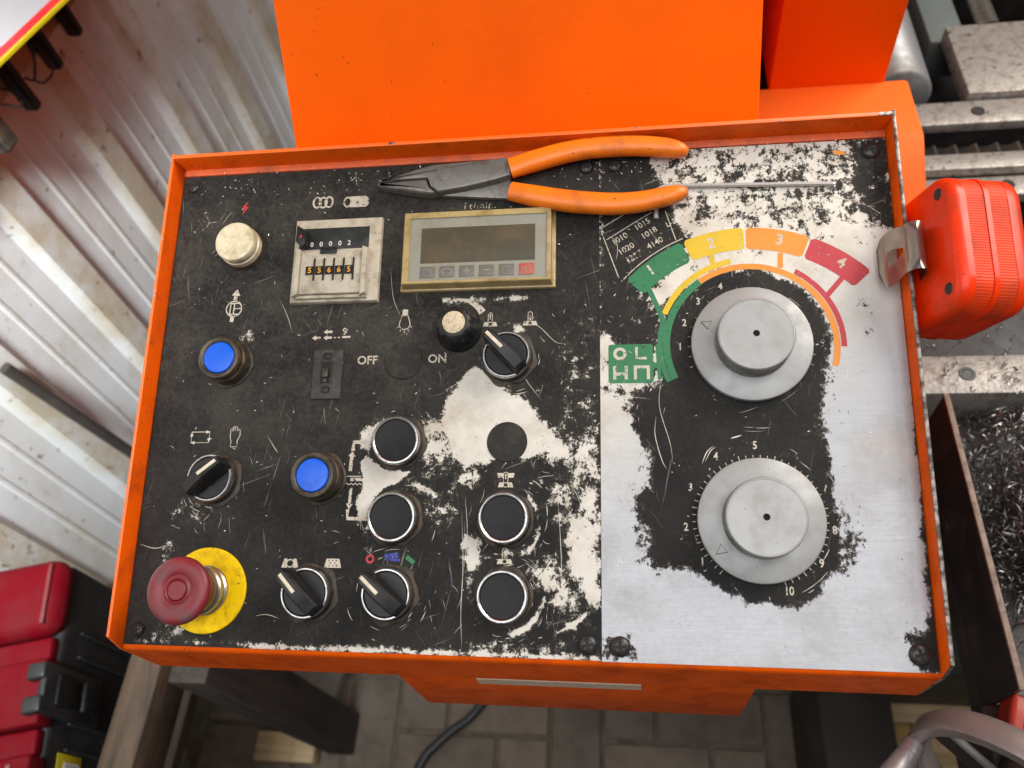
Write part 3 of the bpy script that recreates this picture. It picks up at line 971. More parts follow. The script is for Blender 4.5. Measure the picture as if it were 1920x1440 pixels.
for (vx, vy), both, up in (((230.7, 97.0), True, True), ((231.1, 52.9), False, False), ((218.7, 196.6), False, True), ((243.7, 196.6), False, False)):
    icon('vice_symbol', lambda bm, z: vise(bm, z, vx, vy, both, up))


def pot_scale(bm, z):
    x, y = 199.0, 193.8
    o, i_ = arc_pts(x, y, 20.5, 118, 36, 20), []
    for k in range(21):
        a = R(36 + (118 - 36) * k / 20)
        w = 4.8 * (1 - k / 20)
        i_.append((x + (20.5 - w) * math.cos(a), y + (20.5 - w) * math.sin(a)))
    flat(bm, o + i_, z)


icon('wedge_scale', pot_scale)
decal('red_ring_mark', plate_l, M['p_mred'], lambda bm, z: loop_line(bm, arc_pts(*(150.8, 53.1), 2.0, 0, 340, 14), 1.3, z))
decal('blue_scrape_mark', plate_l, M['p_blue'], lambda bm, z: [ribbon(bm, [(x, y), (x + l, y + d)], w, z + i * 0.01) for i, (x, y, l, d, w) in enumerate([(*(159.5, 54.7), 8, 1.6, 2.0), (*(160.0, 53.2), 9, -0.6, 1.6), (*(161.7, 56.3), 6, -2, 1.5)])])
decal('green_scrape_mark', plate_l, M['p_green'], lambda bm, z: ribbon(bm, [(172.8, 54.7), (176.2, 52.3), (177.5, 51.1)], 2.6, z))
decal('orange_chip_mark', plate_r, M['p_orange'], lambda bm, z: flat(bm, [(429.0, 302.0), (432.2, 303.3), (436.5, 301.5), (436.0, 299.7), (431.4, 300.0)], z))

# ------------------------------------------------------------------ scratches (too many to count)
bm = bmesh.new()


def scratch_at(x, y, ang, length, w, curve):
    n = 6
    pts = []
    a = ang - curve / 2
    for i in range(n + 1):
        pts.append((x, y))
        x += math.cos(a) * length / n
        y += math.sin(a) * length / n
        a += curve / n + random.gauss(0, 0.06)
    if all(1 < p[0] < 459 and 1 < p[1] < 308 and abs(p[0] - SEAM) > 0.8 for p in pts):
        ribbon(bm, pts, w, 0.10 + random.random() * 0.03, taper=True)


zones = [  # centre x, y, spread x, y, count, angle, angle spread, length
    (262, 150, 20, 50, 85, 80, 60, 6), (255, 70, 25, 45, 80, 70, 60, 7), (200, 60, 20, 35, 55, 75, 45, 8),
    (40, 70, 16, 22, 40, -30, 50, 5), (30, 262, 10, 12, 26, 60, 30, 7), (120, 150, 70, 90, 34, 95, 70, 4.5),
    (205, 25, 60, 14, 34, 80, 80, 4), (330, 160, 28, 70, 60, 85, 40, 6), (305, 120, 10, 40, 30, 85, 30, 8),
    (405, 60, 20, 40, 26, 70, 80, 4), (180, 290, 60, 10, 12, 90, 80, 3), (320, 215, 20, 14, 26, 60, 70, 5),
    (345, 230, 50, 30, 40, 60, 90, 4), (165, 55, 20, 20, 24, 60, 80, 5), (90, 225, 60, 60, 22, 90, 90, 4),
]
for zx, zy, sx_, sy_, cnt, a, sa, ln in zones:
    for _ in range(int(cnt * 0.34)):
        scratch_at(random.gauss(zx, sx_), random.gauss(zy, sy_), R(random.gauss(a, sa)), ln * 0.75 * random.lognormvariate(0, 0.6), random.uniform(0.08, 0.26), random.gauss(0, 0.5))
for c, r, n in (((231.3, 77.2), 20, 16), ((231.4, 33.4), 20, 24), ((231, 174.4), 20, 10), ((164.6, 122.5), 19, 10), ((164.6, 77), 19, 8), ((164, 33), 19, 14), ((48, 100), 19, 10), (DIAL2, 40, 12), (DIAL1, 40, 8)):
    for _ in range(n):
        a = random.uniform(-110, 60) if c[0] > 200 else random.uniform(0, 360)
        rr = r * random.uniform(0.95, 1.35)
        p = arc_pts(c[0] + random.gauss(0, 2), c[1] + random.gauss(0, 2), rr, a, a + random.uniform(4, 20), 6)
        if all(1 < q[0] < 459 and 1 < q[1] < 308 and abs(q[0] - SEAM) > 0.8 for q in p):
            ribbon(bm, p, random.uniform(0.1, 0.4), 0.11, taper=True)
for p, w in (([(205.0, 81.0), (206.8, 50.4), (206.5, 23.6), (207.9, 4.0)], 0.35), ([(206.6, 90.3), (208.7, 68.6), (207.0, 44.4)], 0.3), ([(261.6, 90.6), (263.7, 57.3), (263.8, 36.7)], 0.3), ([(78.4, 218.1), (85.5, 205.0), (89.5, 194.1)], 0.3), ([(152.2, 237.5), (155.6, 215.5), (161.3, 202.8)], 0.28),
             ([(318.8, 137.5), (318.0, 126.4), (321.3, 112.4), (324.1, 106.2)], 0.4), ([(323.1, 163.2), (320.8, 143.9), (326.4, 121.7), (327.8, 109.3)], 0.3), ([(240.8, 196.7), (249.1, 194.4), (259.0, 184.6), (265.5, 182.7)], 0.3), ([(360.6, 124.0), (366.7, 125.8)], 0.8), ([(344.0, 109.3), (346.9, 116.0), (350.9, 119.7)], 0.5), ([(345.8, 110.5), (349.0, 116.6), (352.1, 119.1)], 0.4),
             ([(291.9, 252.7), (296.5, 248.9), (297.7, 242.4), (296.3, 234.7)], 0.35), ([(286.0, 150.8), (297.3, 150.0), (316.0, 147.8)], 0.25), ([(78.7, 127.9), (84.8, 119.5), (87.6, 116.1)], 0.35), ([(2.3, 59.7), (12.7, 57.3), (21.3, 59.3)], 0.35), ([(82.3, 18.9), (89.5, 20.0), (98.1, 17.8)], 0.35)):
    ribbon(bm, smooth_path([(x, y, 0) for x, y in p], 5), w, 0.125, taper=True)
for f in bm.faces:
    f.normal_update()
    if f.normal.z < 0:
        f.normal_flip()
tag(to_obj('scratches', bm, M['scratch'], plate_l, (0, 0, 0), 0), kind='stuff')

# loose swarf flecks lying on the plate
bm = bmesh.new()
for _ in range(520):
    x, y = random.uniform(6, 452), random.uniform(5, 306)
    if random.random() < 0.35:
        x, y = random.uniform(10, 440), random.uniform(292, 312)
    a, l, w = random.uniform(0, 6.28), random.uniform(0.25, 0.9), random.uniform(0.12, 0.3)
    ca, sa = math.cos(a), math.sin(a)
    z0 = 0.25
    p = [V(bm, (x + ca * u - sa * v, y + sa * u + ca * v, z0 + h), MM) for u, v, h in ((-l, -w, 0), (l, -w, 0), (l, w, 0.05), (-l, w, 0.05), (0, 0, random.uniform(0.2, 0.5)))]
    for i in range(4):
        bm.faces.new((p[i], p[(i + 1) % 4], p[4]))
tag(to_obj('swarf_flecks', bm, grimy('fleck_metal', (0.75, 0.72, 0.67), (0.5, 0.46, 0.4), rough=0.3, metal=0.5), plate_l, (0, 0, 0), 0), kind='stuff')


# ------------------------------------------------------------------ screws
def screw_bm(r):
    bm = bmesh.new()
    lathe(bm, [(r * 1.0, 0.0), (r, 0.35), (r * 0.93, 1.2), (r * 0.75, 2.0), (r * 0.45, 2.55), (0, 2.75)], 32, MM)
    return bm


def cross_bm(r):
    bm = bmesh.new()
    w, l = r * 0.15, r * 0.56
    box(bm, -l, l, -w, w, 2.0, 2.80, MM)
    box(bm, -w, w, -l, l, 2.01, 2.81, MM)
    return bm


for (x, y), r, a in (((8.2, 301.1), 4.0, 20), ((8.7, 9.2), 4.3, 10), ((278.8, 8.6), 5.4, 12), ((296.6, 8.3), 5.6, 3), ((451.4, 9.1), 5.6, 15), ((451.6, 301.3), 5.4, 8), ((278.7, 300.5), 4.6, 40), ((296.7, 300.5), 4.6, 30)):
    s = part('screw', screw_bm(r), M['screw'], loc=(x, y, 0), rot=(0, 0, R(a)))
    to_obj('cross_recess', cross_bm(r), M['dark_hole'], s, (0, 0, 0), 0)


# ------------------------------------------------------------------ push buttons
def collar(r0, r1, h, mat, x, y, name, label=None, lump=0.0):
    bm = bmesh.new()
    ph = random.uniform(0, 6)
    lathe(bm, [(r0 * 1.05, 0), (r0 * 1.04, 1.0), (r0, 1.8), (r1, h * 0.8), (r1, h), (r1 * 0.8, h)], 48, MM,
          wob=(lambda i, z: 1 + (lump * (0.5 + 0.5 * math.sin(i * 0.7 + ph) * math.sin(i * 0.23)) if z < 1.5 else 0)))
    return part(name, bm, mat, loc=(x, y, 0), label=label)


def black_button(x, y):
    b = collar(15.4, 14.6, 7.5, M['rubber'], x, y, 'push_button', 'black push button in a chrome bezel', 0.10)
    bm = bmesh.new()
    lathe(bm, [(14.75, 6.4), (14.85, 7.6), (14.6, 8.7), (14.0, 9.3), (13.2, 9.4), (12.7, 9.0), (12.6, 7.6)], 64, MM)
    to_obj('bezel', bm, M['chrome'], b)
    bm = bmesh.new()
    lathe(bm, [(12.55, 7.0), (12.5, 8.4), (12.1, 8.9), (10.5, 8.75), (6, 8.2), (0, 8.0)], 56, MM)
    to_obj('cap', bm, M['black_cap'], b)


for x, y in ((164.7, 122.5), (164.7, 77.1), (231.0, 77.2), (231.3, 33.5)):
    black_button(x, y)


def blue_button(x, y):
    b = collar(14.8, 14.0, 9, M['rubber'], x, y, 'push_button', 'blue push button in an oily brown collar', 0.08)
    bm = bmesh.new()
    lathe(bm, [(14.2, 6), (14.2, 9), (13.4, 10), (13.4, 12.2), (13.8, 13), (13.8, 14.8), (13.1, 15.9), (12.2, 16.2), (11.2, 15.9), (10.4, 15.2), (10.2, 13.5)], 56, MM)
    to_obj('bezel', bm, M['bronze'], b)
    bm = bmesh.new()
    lathe(bm, [(10.1, 13), (10.0, 15.2), (9.5, 15.8), (8.3, 16.0), (0, 16.05)], 48, MM)
    to_obj('lens', bm, M['blue'], b)


blue_button(49.2, 174.5)
blue_button(117.0, 100.6)

b = collar(14.0, 13.6, 6, M['bronze'], 50.6, 253.3, 'indicator_lamp', 'round cream indicator lamp')
bm = bmesh.new()
lathe(bm, [(13.9, 4), (13.9, 8.2), (13.2, 8.8), (13.2, 9.4), (13.6, 10), (13.6, 13.6), (13.0, 14.8), (11.8, 15.3), (9.5, 15.0), (0, 14.7)], 56, MM)
to_obj('lens', bm, M['cream'], b)


# ------------------------------------------------------------------ selector switches
def selector(x, y, ang, label):
    b = collar(15.4, 14.4, 7.5, M['rubber'], x, y, 'selector_switch', label, 0.16)
    bm = bmesh.new()
    lathe(bm, [(14.6, 5.4), (14.8, 7.2), (14.6, 8.6), (14.0, 9.3), (13.3, 9.3), (12.9, 8.6), (12.8, 7.0)], 64, MM)
    to_obj('bezel', bm, M['chrome'], b)
    bm = bmesh.new()
    lathe(bm, [(12.75, 6.6), (12.7, 8.2), (12.3, 8.7), (0, 8.7)], 48, MM)
    to_obj('turn_plate', bm, M['black_plastic'], b)
    # handle: tapered bar, higher and wedge shaped at the pointing end (+x)
    bm = bmesh.new()
    st = [(-14.0, 4.0, 16.0), (-12.6, 5.0, 18.6), (-6, 5.0, 21.2), (0, 4.9, 23.0), (8, 4.6, 23.8), (13.0, 4.3, 23.8), (15.2, 3.4, 22.2)]
    rows = []
    for px, hw, h in st:
        rows.append([V(bm, p, MM) for p in ((px, -hw, 8.6), (px, -hw * 0.86, h - 1.6), (px, -hw * 0.62, h), (px, hw * 0.62, h), (px, hw * 0.86, h - 1.6), (px, hw, 8.6))])
    for a, c in zip(rows, rows[1:]):
        for i in range(5):
            bm.faces.new((a[i], a[i + 1], c[i + 1], c[i]))
    bm.faces.new(rows[0])
    bm.faces.new(list(reversed(rows[-1])))
    bmesh.ops.recalc_face_normals(bm, faces=bm.faces)
    to_obj('handle', bm, M['black_plastic'], b, (0, 0, 0), 28, (0, 0, R(ang)))
    bm = bmesh.new()
    box(bm, 0.5, 14.0, -1.05, 1.05, 22.6, 24.15, MM, 0.25)
    to_obj('pointer_line', bm, M['p_line'], b, (0, 0, 0), 35, (0, 0, R(ang)))


M['p_line'] = grimy('pointer_cream', (0.66, 0.58, 0.44), (0.42, 0.34, 0.22), rough=0.45, scale=300, amount=0.6)
selector(48.0, 99.8, 38, 'black selector switch turned towards the hand symbol')
selector(115.3, 32.9, 133, 'black selector switch below the two clamping symbols')
selector(164.0, 33.3, 138, 'black selector switch below the red and blue marks')
selector(230.6, 174.4, 135, 'black selector switch below the vice symbols')

# ------------------------------------------------------------------ potentiometer knob
bm = bmesh.new()
lathe(bm, [(15.6, 0.0), (15.4, 2.5), (14.2, 4.0), (13.6, 6.0)], 56, MM)
knob = part('rotary_knob', bm, M['black_plastic'], loc=(199.2, 193.2, 0), label='small fluted black knob with cream top')
knob.scale = (0.92, 0.92, 0.92)
bm = bmesh.new()
lathe(bm, [(13.9, 4.0), (13.6, 10), (12.6, 14), (11.4, 16.4), (9.6, 17.6), (8.0, 17.9), (7.8, 17.5), (0, 17.5)], 72, MM,
      wob=lambda i, z: 1 - (0.075 * max(0.0, math.cos(i / 72 * 2 * math.pi * 9)) if z > 5 and z < 17 else 0))
to_obj('grip', bm, M['black_plastic'], knob)
bm = bmesh.new()
lathe(bm, [(7.7, 17.4), (7.6, 18.1), (7.0, 18.35), (0, 18.4)], 40, MM)
to_obj('top_disc', bm, grimy('gritty_cream', (0.62, 0.52, 0.36), (0.36, 0.27, 0.15), rough=0.7, scale=400, amount=0.9, speck=0.4, bump=0.8, fine=1500, bdist=0.0006), knob)

# ------------------------------------------------------------------ emergency stop
bm = bmesh.new()
lathe(bm, [(25.2, 0.0), (25.2, 1.2), (24.7, 1.6), (12, 1.6), (12, 0.5)], 72, MM)
es = part('emergency_stop', bm, M['estop_yellow'], loc=(50.2, 33.0, 0.05), label='red mushroom emergency stop on a yellow disc')
bm = bmesh.new()
lathe(bm, [(14.6, 1.6), (14.6, 4.2), (13.6, 5), (13.6, 7.2), (14.2, 7.8), (14.2, 10.2), (13.2, 11.0), (12.4, 13), (12.4, 15.5)], 56, MM)
to_obj('neck', bm, M['steel'], es)
bm = bmesh.new()
lathe(bm, [(12.0, 14.0), (13.0, 15.0), (14.2, 20), (16.2, 25.5), (18.2, 28.8), (18.9, 30.6), (18.7, 32.2), (17.6, 33.6), (15.6, 34.4), (11.6, 34.2), (9.6, 33.6), (8.6, 32.9), (7.9, 32.9), (7.2, 33.6), (6.7, 33.75), (5.9, 33.2), (5.7, 32.7), (5.5, 33.5), (5.0, 34.0), (0, 34.1)], 72, MM)
to_obj('mushroom_cap', bm, M['estop_red'], es)

# ------------------------------------------------------------------ blanking plugs
for x, y, nm in ((164.4, 174.2, 'dusty blanking plug between OFF and ON'), (231.0, 122.6, 'black blanking plug in the worn patch')):
    bm = bmesh.new()
    lathe(bm, [(12.2, 0.0), (12.1, 0.4), (11.7, 0.7), (0, 0.85)], 56, MM)
    part('blanking_plug', bm, grimy('plug_rubber', (0.024, 0.0225, 0.020), (0.060, 0.052, 0.041), rough=0.66, scale=120, amount=0.8, bump=0.4, spec=0.16), loc=(x, y, 0), label=nm)

# ------------------------------------------------------------------ slider switch
bm = bmesh.new()
prism(bm, [(105.7, 150.2), (125.0, 150.2), (125.0, 182.4), (105.7, 182.4)], 0.02, 0.9, MM, 0.3)
sl = part('slide_switch', bm, grimy('slider_plate', (0.020, 0.019, 0.018), (0.070, 0.060, 0.045), rough=0.6, scale=120, amount=0.9, bump=0.3), label='flush black slide switch in a rectangular plate')
bm = bmesh.new()
box(bm, 112.3, 117.4, 160.5, 174.5, 0.95, 1.1, MM)
to_obj('slot', bm, M['dark_hole'], sl)
for y0 in (176.2, 154.3):
    bm = bmesh.new()
    box(bm, 112.5, 117.6, y0, y0 + 3.8, 0.9, 2.0, MM, 0.7)
    to_obj('end_stud', bm, M['black_plastic'], sl)
for x0 in (110.9, 118.2):
    bm = bmesh.new()
    box(bm, x0, x0 + 0.7, 159.5, 175.5, 0.9, 1.7, MM, 0.2)
    to_obj('slot_rim', bm, M['rubber'], sl)
bm = bmesh.new()
box(bm, 113.0, 116.8, 163.8, 169.6, 1.0, 3.4, MM, 0.5)
box(bm, 113.4, 115.6, 160.8, 163.6, 1.0, 2.0, MM, 0.3)
to_obj('slider', bm, M['bronze'], sl)

# ------------------------------------------------------------------ preset counter
bm = bmesh.new()
CX0, CX1, CY0, CY1 = 87.2, 146.0, 213.2, 271.0
prism(bm, [(CX0, CY0), (CX1, CY0), (CX1, CY1), (CX0, CY1)], 0.0, 4.2, MM, 0.8)
ct = part('preset_counter', bm, M['cream_plastic'], label='cream preset counter with thumbwheels reading 55665')
bm = bmesh.new()
box(bm, 90.8, 138.2, 249.6, 264.6, 4.2, 4.55, MM, 0.2)
to_obj('counter_window', bm, M['window_dark'], ct)
for i, t in enumerate('00002'):
    lettering(t, 99.6 + i * 6.35, 252.9 + i * 0.1, 4.6, M['white'], ct, 0, 0.05, 4.75, name='digit')
bm = bmesh.new()
prism(bm, [(90.8, 253.5), (95.4, 249.2), (97.8, 251.2), (97.2, 260.6), (91.2, 264.4)], 4.5, 11.5, MM, 0.8)
lv = to_obj('reset_lever', bm, M['black_plastic'], ct)
bm = bmesh.new()
flat(bm, [(93.2, 254.6), (95.6, 255.6), (94.8, 257.6)], 11.75)
to_obj('red_mark', bm, M['p_mred'], lv, smooth=0)
# thumbwheel block with splayed cheeks
bm = bmesh.new()
prism(bm, [(94.6, 217.6), (135.6, 217.6), (135.6, 246.6), (94.6, 246.6)], 4.2, 8.2, MM, 0.4)
tb = to_obj('thumbwheel_block', bm, M['cream_plastic'], ct)
for x0, x1, o in ((91.0, 94.4, -1), (135.8, 139.4, 1)):
    bm = bmesh.new()
    lo = [(x0, 215.2), (x1, 217.4 if o < 0 else 217.4), (x1, 247.6), (x0, 249.0)]
    prism(bm, lo, 4.25, 9.8, MM, 0.5)
    to_obj('cheek', bm, M['cream_plastic'], ct)
bm = bmesh.new()
prism(bm, [(91.0, 215.0), (139.4, 215.0), (135.7, 217.3), (94.5, 217.3)], 4.25, 6.6, MM, 0.4)
to_obj('cheek', bm, M['cream_plastic'], ct)
bm = bmesh.new()
box(bm, 107.4, 118.6, 244.6, 248.8, 8.0, 9.4, MM, 0.4)
to_obj('latch_tab', bm, M['black_plastic'], ct)
for i, t in enumerate('55665'):
    x = 101.6 + i * 6.55
    bm = bmesh.new()
    box(bm, x - 3.1, x + 1.9, 230.4, 236.2, 8.15, 8.6, MM)
    w = to_obj('thumbwheel', bm, M['dark_hole'], ct)
    lettering(t, x - 0.3, 233.2, 5.2, M['amber'], w, 0, 0.08, 8.75, name='digit')
    bm = bmesh.new()
    box(bm, x + 2.1, x + 3.1, 226.4, 241.4, 8.15, 9.2, MM, 0.2)
    to_obj('wheel_fin', bm, M['dark_hole'], ct)

# ------------------------------------------------------------------ speed meter
bm = bmesh.new()
x0, x1, y0, y1 = 160.4, 259.4, 219.0, 272.4
prism(bm, [(x0, y0), (x1, y0), (x1, y1), (x0, y1)], 0.0, 2.6, MM, 0.7)
mt = part('speed_meter', bm, M['amber_cover'], label='digital speed meter in a yellowed plastic cover with six keys')
bm = bmesh.new()


def frame(bm, o, i_, z0, z1, bev=0.0):
    """rectangular ring: outer rect o (x0,x1,y0,y1) at z0, inner rect i_ with top at z1"""
    def rect(q, z):
        return [V(bm, p, MM) for p in ((q[0], q[2], z), (q[1], q[2], z), (q[1], q[3], z), (q[0], q[3], z))]
    a = rect(o, z0)
    m_ = (o[0] + 1.0, o[1] - 1.0, o[2] + 1.0, o[3] - 1.0)
    b_ = rect(m_, z1 - 0.4)
    c = rect((m_[0] + 0.5, m_[1] - 0.5, m_[2] + 0.5, m_[3] - 0.5), z1)
    d = rect(i_, z1)
    e = rect(i_, z1 - 1.0)
    for p, q in ((a, b_), (b_, c), (c, d), (d, e)):
        for k in range(4):
            bm.faces.new((p[k], p[(k + 1) % 4], q[(k + 1) % 4], q[k]))
    bmesh.ops.recalc_face_normals(bm, faces=bm.faces)


frame(bm, (162.0, 258.0, 220.2, 270.6), (167.2, 254.6, 222.9, 265.6), 2.5, 10.0)
to_obj('bezel', bm, M['amber_cover'], mt)
bm = bmesh.new()
box(bm, 167.0, 254.8, 222.7, 265.8, 2.6, 9.2, MM)
to_obj('front_panel', bm, M['meter_face'], mt)
bm = bmesh.new()
box(bm, 174.6, 247.2, 234.9, 258.8, 9.15, 9.5, MM, 0.1)
to_obj('display', bm, M['display'], mt)
lettering('SPEED METER', 233.0, 262.0, 5.0, M['key_mark'], mt, 0, 0.0, 9.3, spacing=1.1)
for i in range(6):
    x = 174.8 + i * 12.55
    bm = bmesh.new()
    box(bm, x, x + 9.4, 225.2, 232.6, 9.1, 9.7, MM, 0.25)
    k = to_obj('key', bm, M['key_red'] if i == 5 else M['key_grey'], mt)
    if i == 5:
        lettering('SET', x + 4.7, 228.9, 4.4, M['key_mark'], k, 0, 0, 9.8)
    elif i in (2, 3):
        bm = bmesh.new()
        ribbon(bm, [(x + 2.6, 229), (x + 6.8, 229)], 0.8, 9.8)
        if i == 2:
            ribbon(bm, [(x + 4.7, 227), (x + 4.7, 231)], 0.8, 9.82)
        to_obj('key_symbol', bm, M['key_mark'], k, smooth=0)
    elif i == 1:
        bm = bmesh.new()
        ribbon(bm, [(x + 4.7 + 3.2 * math.cos(R(a)), 228.9 + 1.9 * math.sin(R(a))) for a in range(-60, 250, 18)], 0.6, 9.8)
        to_obj('key_symbol', bm, M['key_mark'], k, smooth=0)
    else:
        bm = bmesh.new()
        loop_line(bm, [(x + 2.4, 227.2), (x + 7, 227.2), (x + 7, 230.6), (x + 2.4, 230.6)], 0.5, 9.8)
        to_obj('key_symbol', bm, M['key_mark'], k, smooth=0)


# ------------------------------------------------------------------ the two large dials
def big_dial(c, tri, label):
    bm = bmesh.new()
    lathe(bm, [(33.4, 1.6), (34.3, 1.8), (34.5, 4.8), (34.2, 5.6), (33.4, 6.0), (21.0, 7.2), (21.0, 6.0)], 96, MM)
    d = part('dial', bm, M['dial'], loc=(c[0], c[1], 0), label=label)
    bm = bmesh.new()
    lathe(bm, [(20, 0), (20, 1.7), (34, 1.75)], 48, MM)
    to_obj('spindle_base', bm, M['rubber'], d)
    # knurled grip
    bm = bmesh.new()
    n = 120
    rings = []
    for r0, z, kn in ((20.6, 6.8, 0), (21.2, 7.6, 0.35), (21.2, 20.6, 0.35), (20.9, 21.2, 0), (20.9, 22.6, 0)):
        rings.append([V(bm, ((r0 + (kn if i % 2 else -kn)) * math.cos(2 * math.pi * i / (2 * n)), (r0 + (kn if i % 2 else -kn)) * math.sin(2 * math.pi * i / (2 * n)), z), MM) for i in range(2 * n)])
    for a, b_ in zip(rings, rings[1:]):
        for i in range(2 * n):
            bm.faces.new((a[i], a[(i + 1) % (2 * n)], b_[(i + 1) % (2 * n)], b_[i]))
    to_obj('knurled_grip', bm, grimy('knurl_metal', (0.34, 0.335, 0.32), (0.10, 0.088, 0.07), rough=0.5, metal=0.4, scale=80, amount=0.8), d, smooth=20)
    bm = bmesh.new()
    lathe(bm, [(20.9, 22.3), (21.2, 22.6), (21.2, 23.4), (20.6, 24.1), (20.0, 24.2), (19.8, 24.0), (1.9, 24.0), (1.8, 22.0)], 96, MM)
    to_obj('cap', bm, M['dial'], d)
    bm = bmesh.new()
    lathe(bm, [(1.85, 22.3), (0, 22.2)], 20, MM)
    to_obj('set_screw_hole', bm, M['dark_hole'], d)
    bm = bmesh.new()
    a = R(tri)
    tx, ty = 28.0 * math.cos(a), 28.0 * math.sin(a)
    pts = [(tx + 3.4 * math.cos(a + k), ty + 3.4 * math.sin(a + k)) for k in (0, 2.2, -2.2)]
    loop_line(bm, pts, 0.4, 6.75)
    to_obj('index_triangle', bm, M['dark_hole'], d, smooth=0)


big_dial(DIAL1, 155, 'large aluminium dial inside the coloured speed band')
big_dial(DIAL2, -143, 'large aluminium dial with the scale from 1 to 10')

# bracket under the console, hangs plumb
bm = bmesh.new()
box(bm, -0.078, 0.147, 0.003, 0.29, 1.031, 1.146, 1.0, 0.0015)
inv = Matrix.Rotation(-TILT, 4, 'X') @ Matrix.Translation((0.230, 0, -1.19))
bmesh.ops.transform(bm, matrix=inv, verts=bm.verts)
br_ = to_obj('mounting_bracket', bm, M['orange_tray'], console)
bm = bmesh.new()
box(bm, -0.024, 0.078, 0.0005, 0.0028, 1.118, 1.131)
bmesh.ops.transform(bm, matrix=inv, verts=bm.verts)
to_obj('rating_strip', bm, grimy('pale_strip', (0.6, 0.48, 0.36), (0.45, 0.3, 0.2), rough=0.5), br_)

# ================================================================== tools lying on the console
FR = Matrix.Translation((-0.230, 0, 1.19)) @ Matrix.Rotation(TILT, 4, 'X')


def on_panel(name, label, cat, x, y, z):
    o = thing(name, label, cat, FR @ Vector(P3(x, y, z)), (TILT, 0, 0))
    return o


# pliers
pl = on_panel('pliers', 'long nose pliers with orange dipped handles lying across the plate top', 'pliers', 140, 290, 0.1)


def rel(pts, ox, oy, z=None):
    return [(p[0] - ox, p[1] - oy) + ((z,) if z is not None else ()) for p in pts]


def jaw(name, poly, z0, z1, bev):
    bm = bmesh.new()
    prism(bm, rel(poly, 140, 290), z0, z1, MM, bev, 3)
    return to_obj(name, bm, M['plier_steel'], pl)


jaw('upper_jaw', [(143.0, 293.3), (152.3, 295.4), (163.9, 299.0), (179.4, 303.0), (192.9, 303.7), (212.2, 304.4), (230.6, 305.6), (230.9, 292.7), (219.6, 289.6), (200.6, 285.8), (183.9, 283.7), (178.7, 288.6), (176.7, 294.0), (161.3, 293.7), (144.1, 292.8)], 4.4, 10.4, 1.3)
bm = bmesh.new()
prism(bm, rel([(142.5, 290.8), (142.7, 292.7), (161.1, 293.5), (175.7, 293.8), (177.7, 288.4), (183.3, 283.5), (175.1, 283.6), (161.4, 286.6), (148.7, 289.2)], 140, 290), 1.2, 9.4, MM, 2.2, 3)
prism(bm, rel([(174.6, 292.8), (230.2, 297.2), (230.6, 279.1), (210.4, 281.3), (185.7, 283.8), (176.8, 285.1)], 140, 290), 1.0, 4.2, MM, 0.8, 2)
to_obj('lower_jaw', bm, M['plier_steel'], pl)
bm = bmesh.new()
lathe(bm, [(5.2, 10.2), (5.0, 10.75), (4.4, 10.9), (0, 10.95)], 36, MM, c=(*rel([(187.7, 296.4)], 140, 290)[0], 0))
to_obj('pivot_rivet', bm, M['plier_steel'], pl)
for nm, pts, wd in (('grip', [(230.4, 298.0), (245.4, 302.0), (262.4, 306.2), (279.3, 308.8), (296.0, 309.2), (312.5, 308.5), (328.9, 306.0), (341.8, 302.6)], (6.9, 6.9, 6.8, 6.6, 6.6, 6.4, 6.0, 4.2)),
                    ('grip', [(230.8, 282.0), (245.8, 277.8), (262.6, 274.0), (279.2, 271.3), (295.6, 269.7), (311.9, 270.2), (328.0, 273.0), (340.6, 275.8)], (6.0, 6.8, 7.0, 7.0, 6.8, 6.4, 6.0, 4.4))):
    path = smooth_path([(p[0] - 140, p[1] - 290, 9.0) for p in pts], 6)
    n = len(path)
    rad = []
    for i in range(n):
        t = i / (n - 1) * (len(wd) - 1)
        k = min(int(t), len(wd) - 2)
        w = wd[k] + (wd[k + 1] - wd[k]) * (t - k)
        end = math.sqrt(max(0.02, 1 - max(0, (i - (n - 5)) / 4.6) ** 2))
        rad.append((w * end, 5.6 * (0.75 + 0.25 * min(1, i / 5)) * end))
    bm = bmesh.new()
    sweep(bm, path, rad, 18, MM, power=2.4)
    to_obj(nm, bm, M['grip'], pl, smooth=60)

# hex key: long arm to the right, bend and short arm under the lower grip
hk = on_panel('hex_key', 'steel hex key lying under the lower pliers handle', 'hex key', 325, 280, 0.15)
path = [(p[0] - 325, p[1] - 280, 1.45) for p in [(427.4, 280.0), (417.8, 280.4)]] + [(p[0] - 325, p[1] - 280, 1.45) for p in smooth_path([(x, y, 0) for x, y in [(408.5, 280.8), (344.9, 283.3), (330.3, 283.8), (324.7, 282.6), (322.3, 278.7), (321.6, 262.1)]], 6)]
bm = bmesh.new()
sweep(bm, [Vector((p[0], p[1], 1.45)) for p in path], [(1.5, 1.45)] * len(path), 6, MM)
to_obj('arm', bm, M['hex'], hk, smooth=25)
bm = bmesh.new()
e0 = Vector((path[0][0], path[0][1], 1.45))
sweep(bm, [e0, e0 + Vector((1.4, 0.02, 0))], [(1.15, 1.15), (0.9, 0.9)], 6, MM)
to_obj('ball_tip', bm, M['hex'], hk, smooth=25)

# tape measure clipped over the right side wall
tm = thing('tape_measure', 'bright red tape measure clipped over the console side wall by its steel belt clip', 'tape measure',
           FR @ Vector(P3(466.5, 225, 14)), (TILT, 0, 0))
LEAN = R(13)
LM = Matrix.Rotation(LEAN, 4, 'Y')


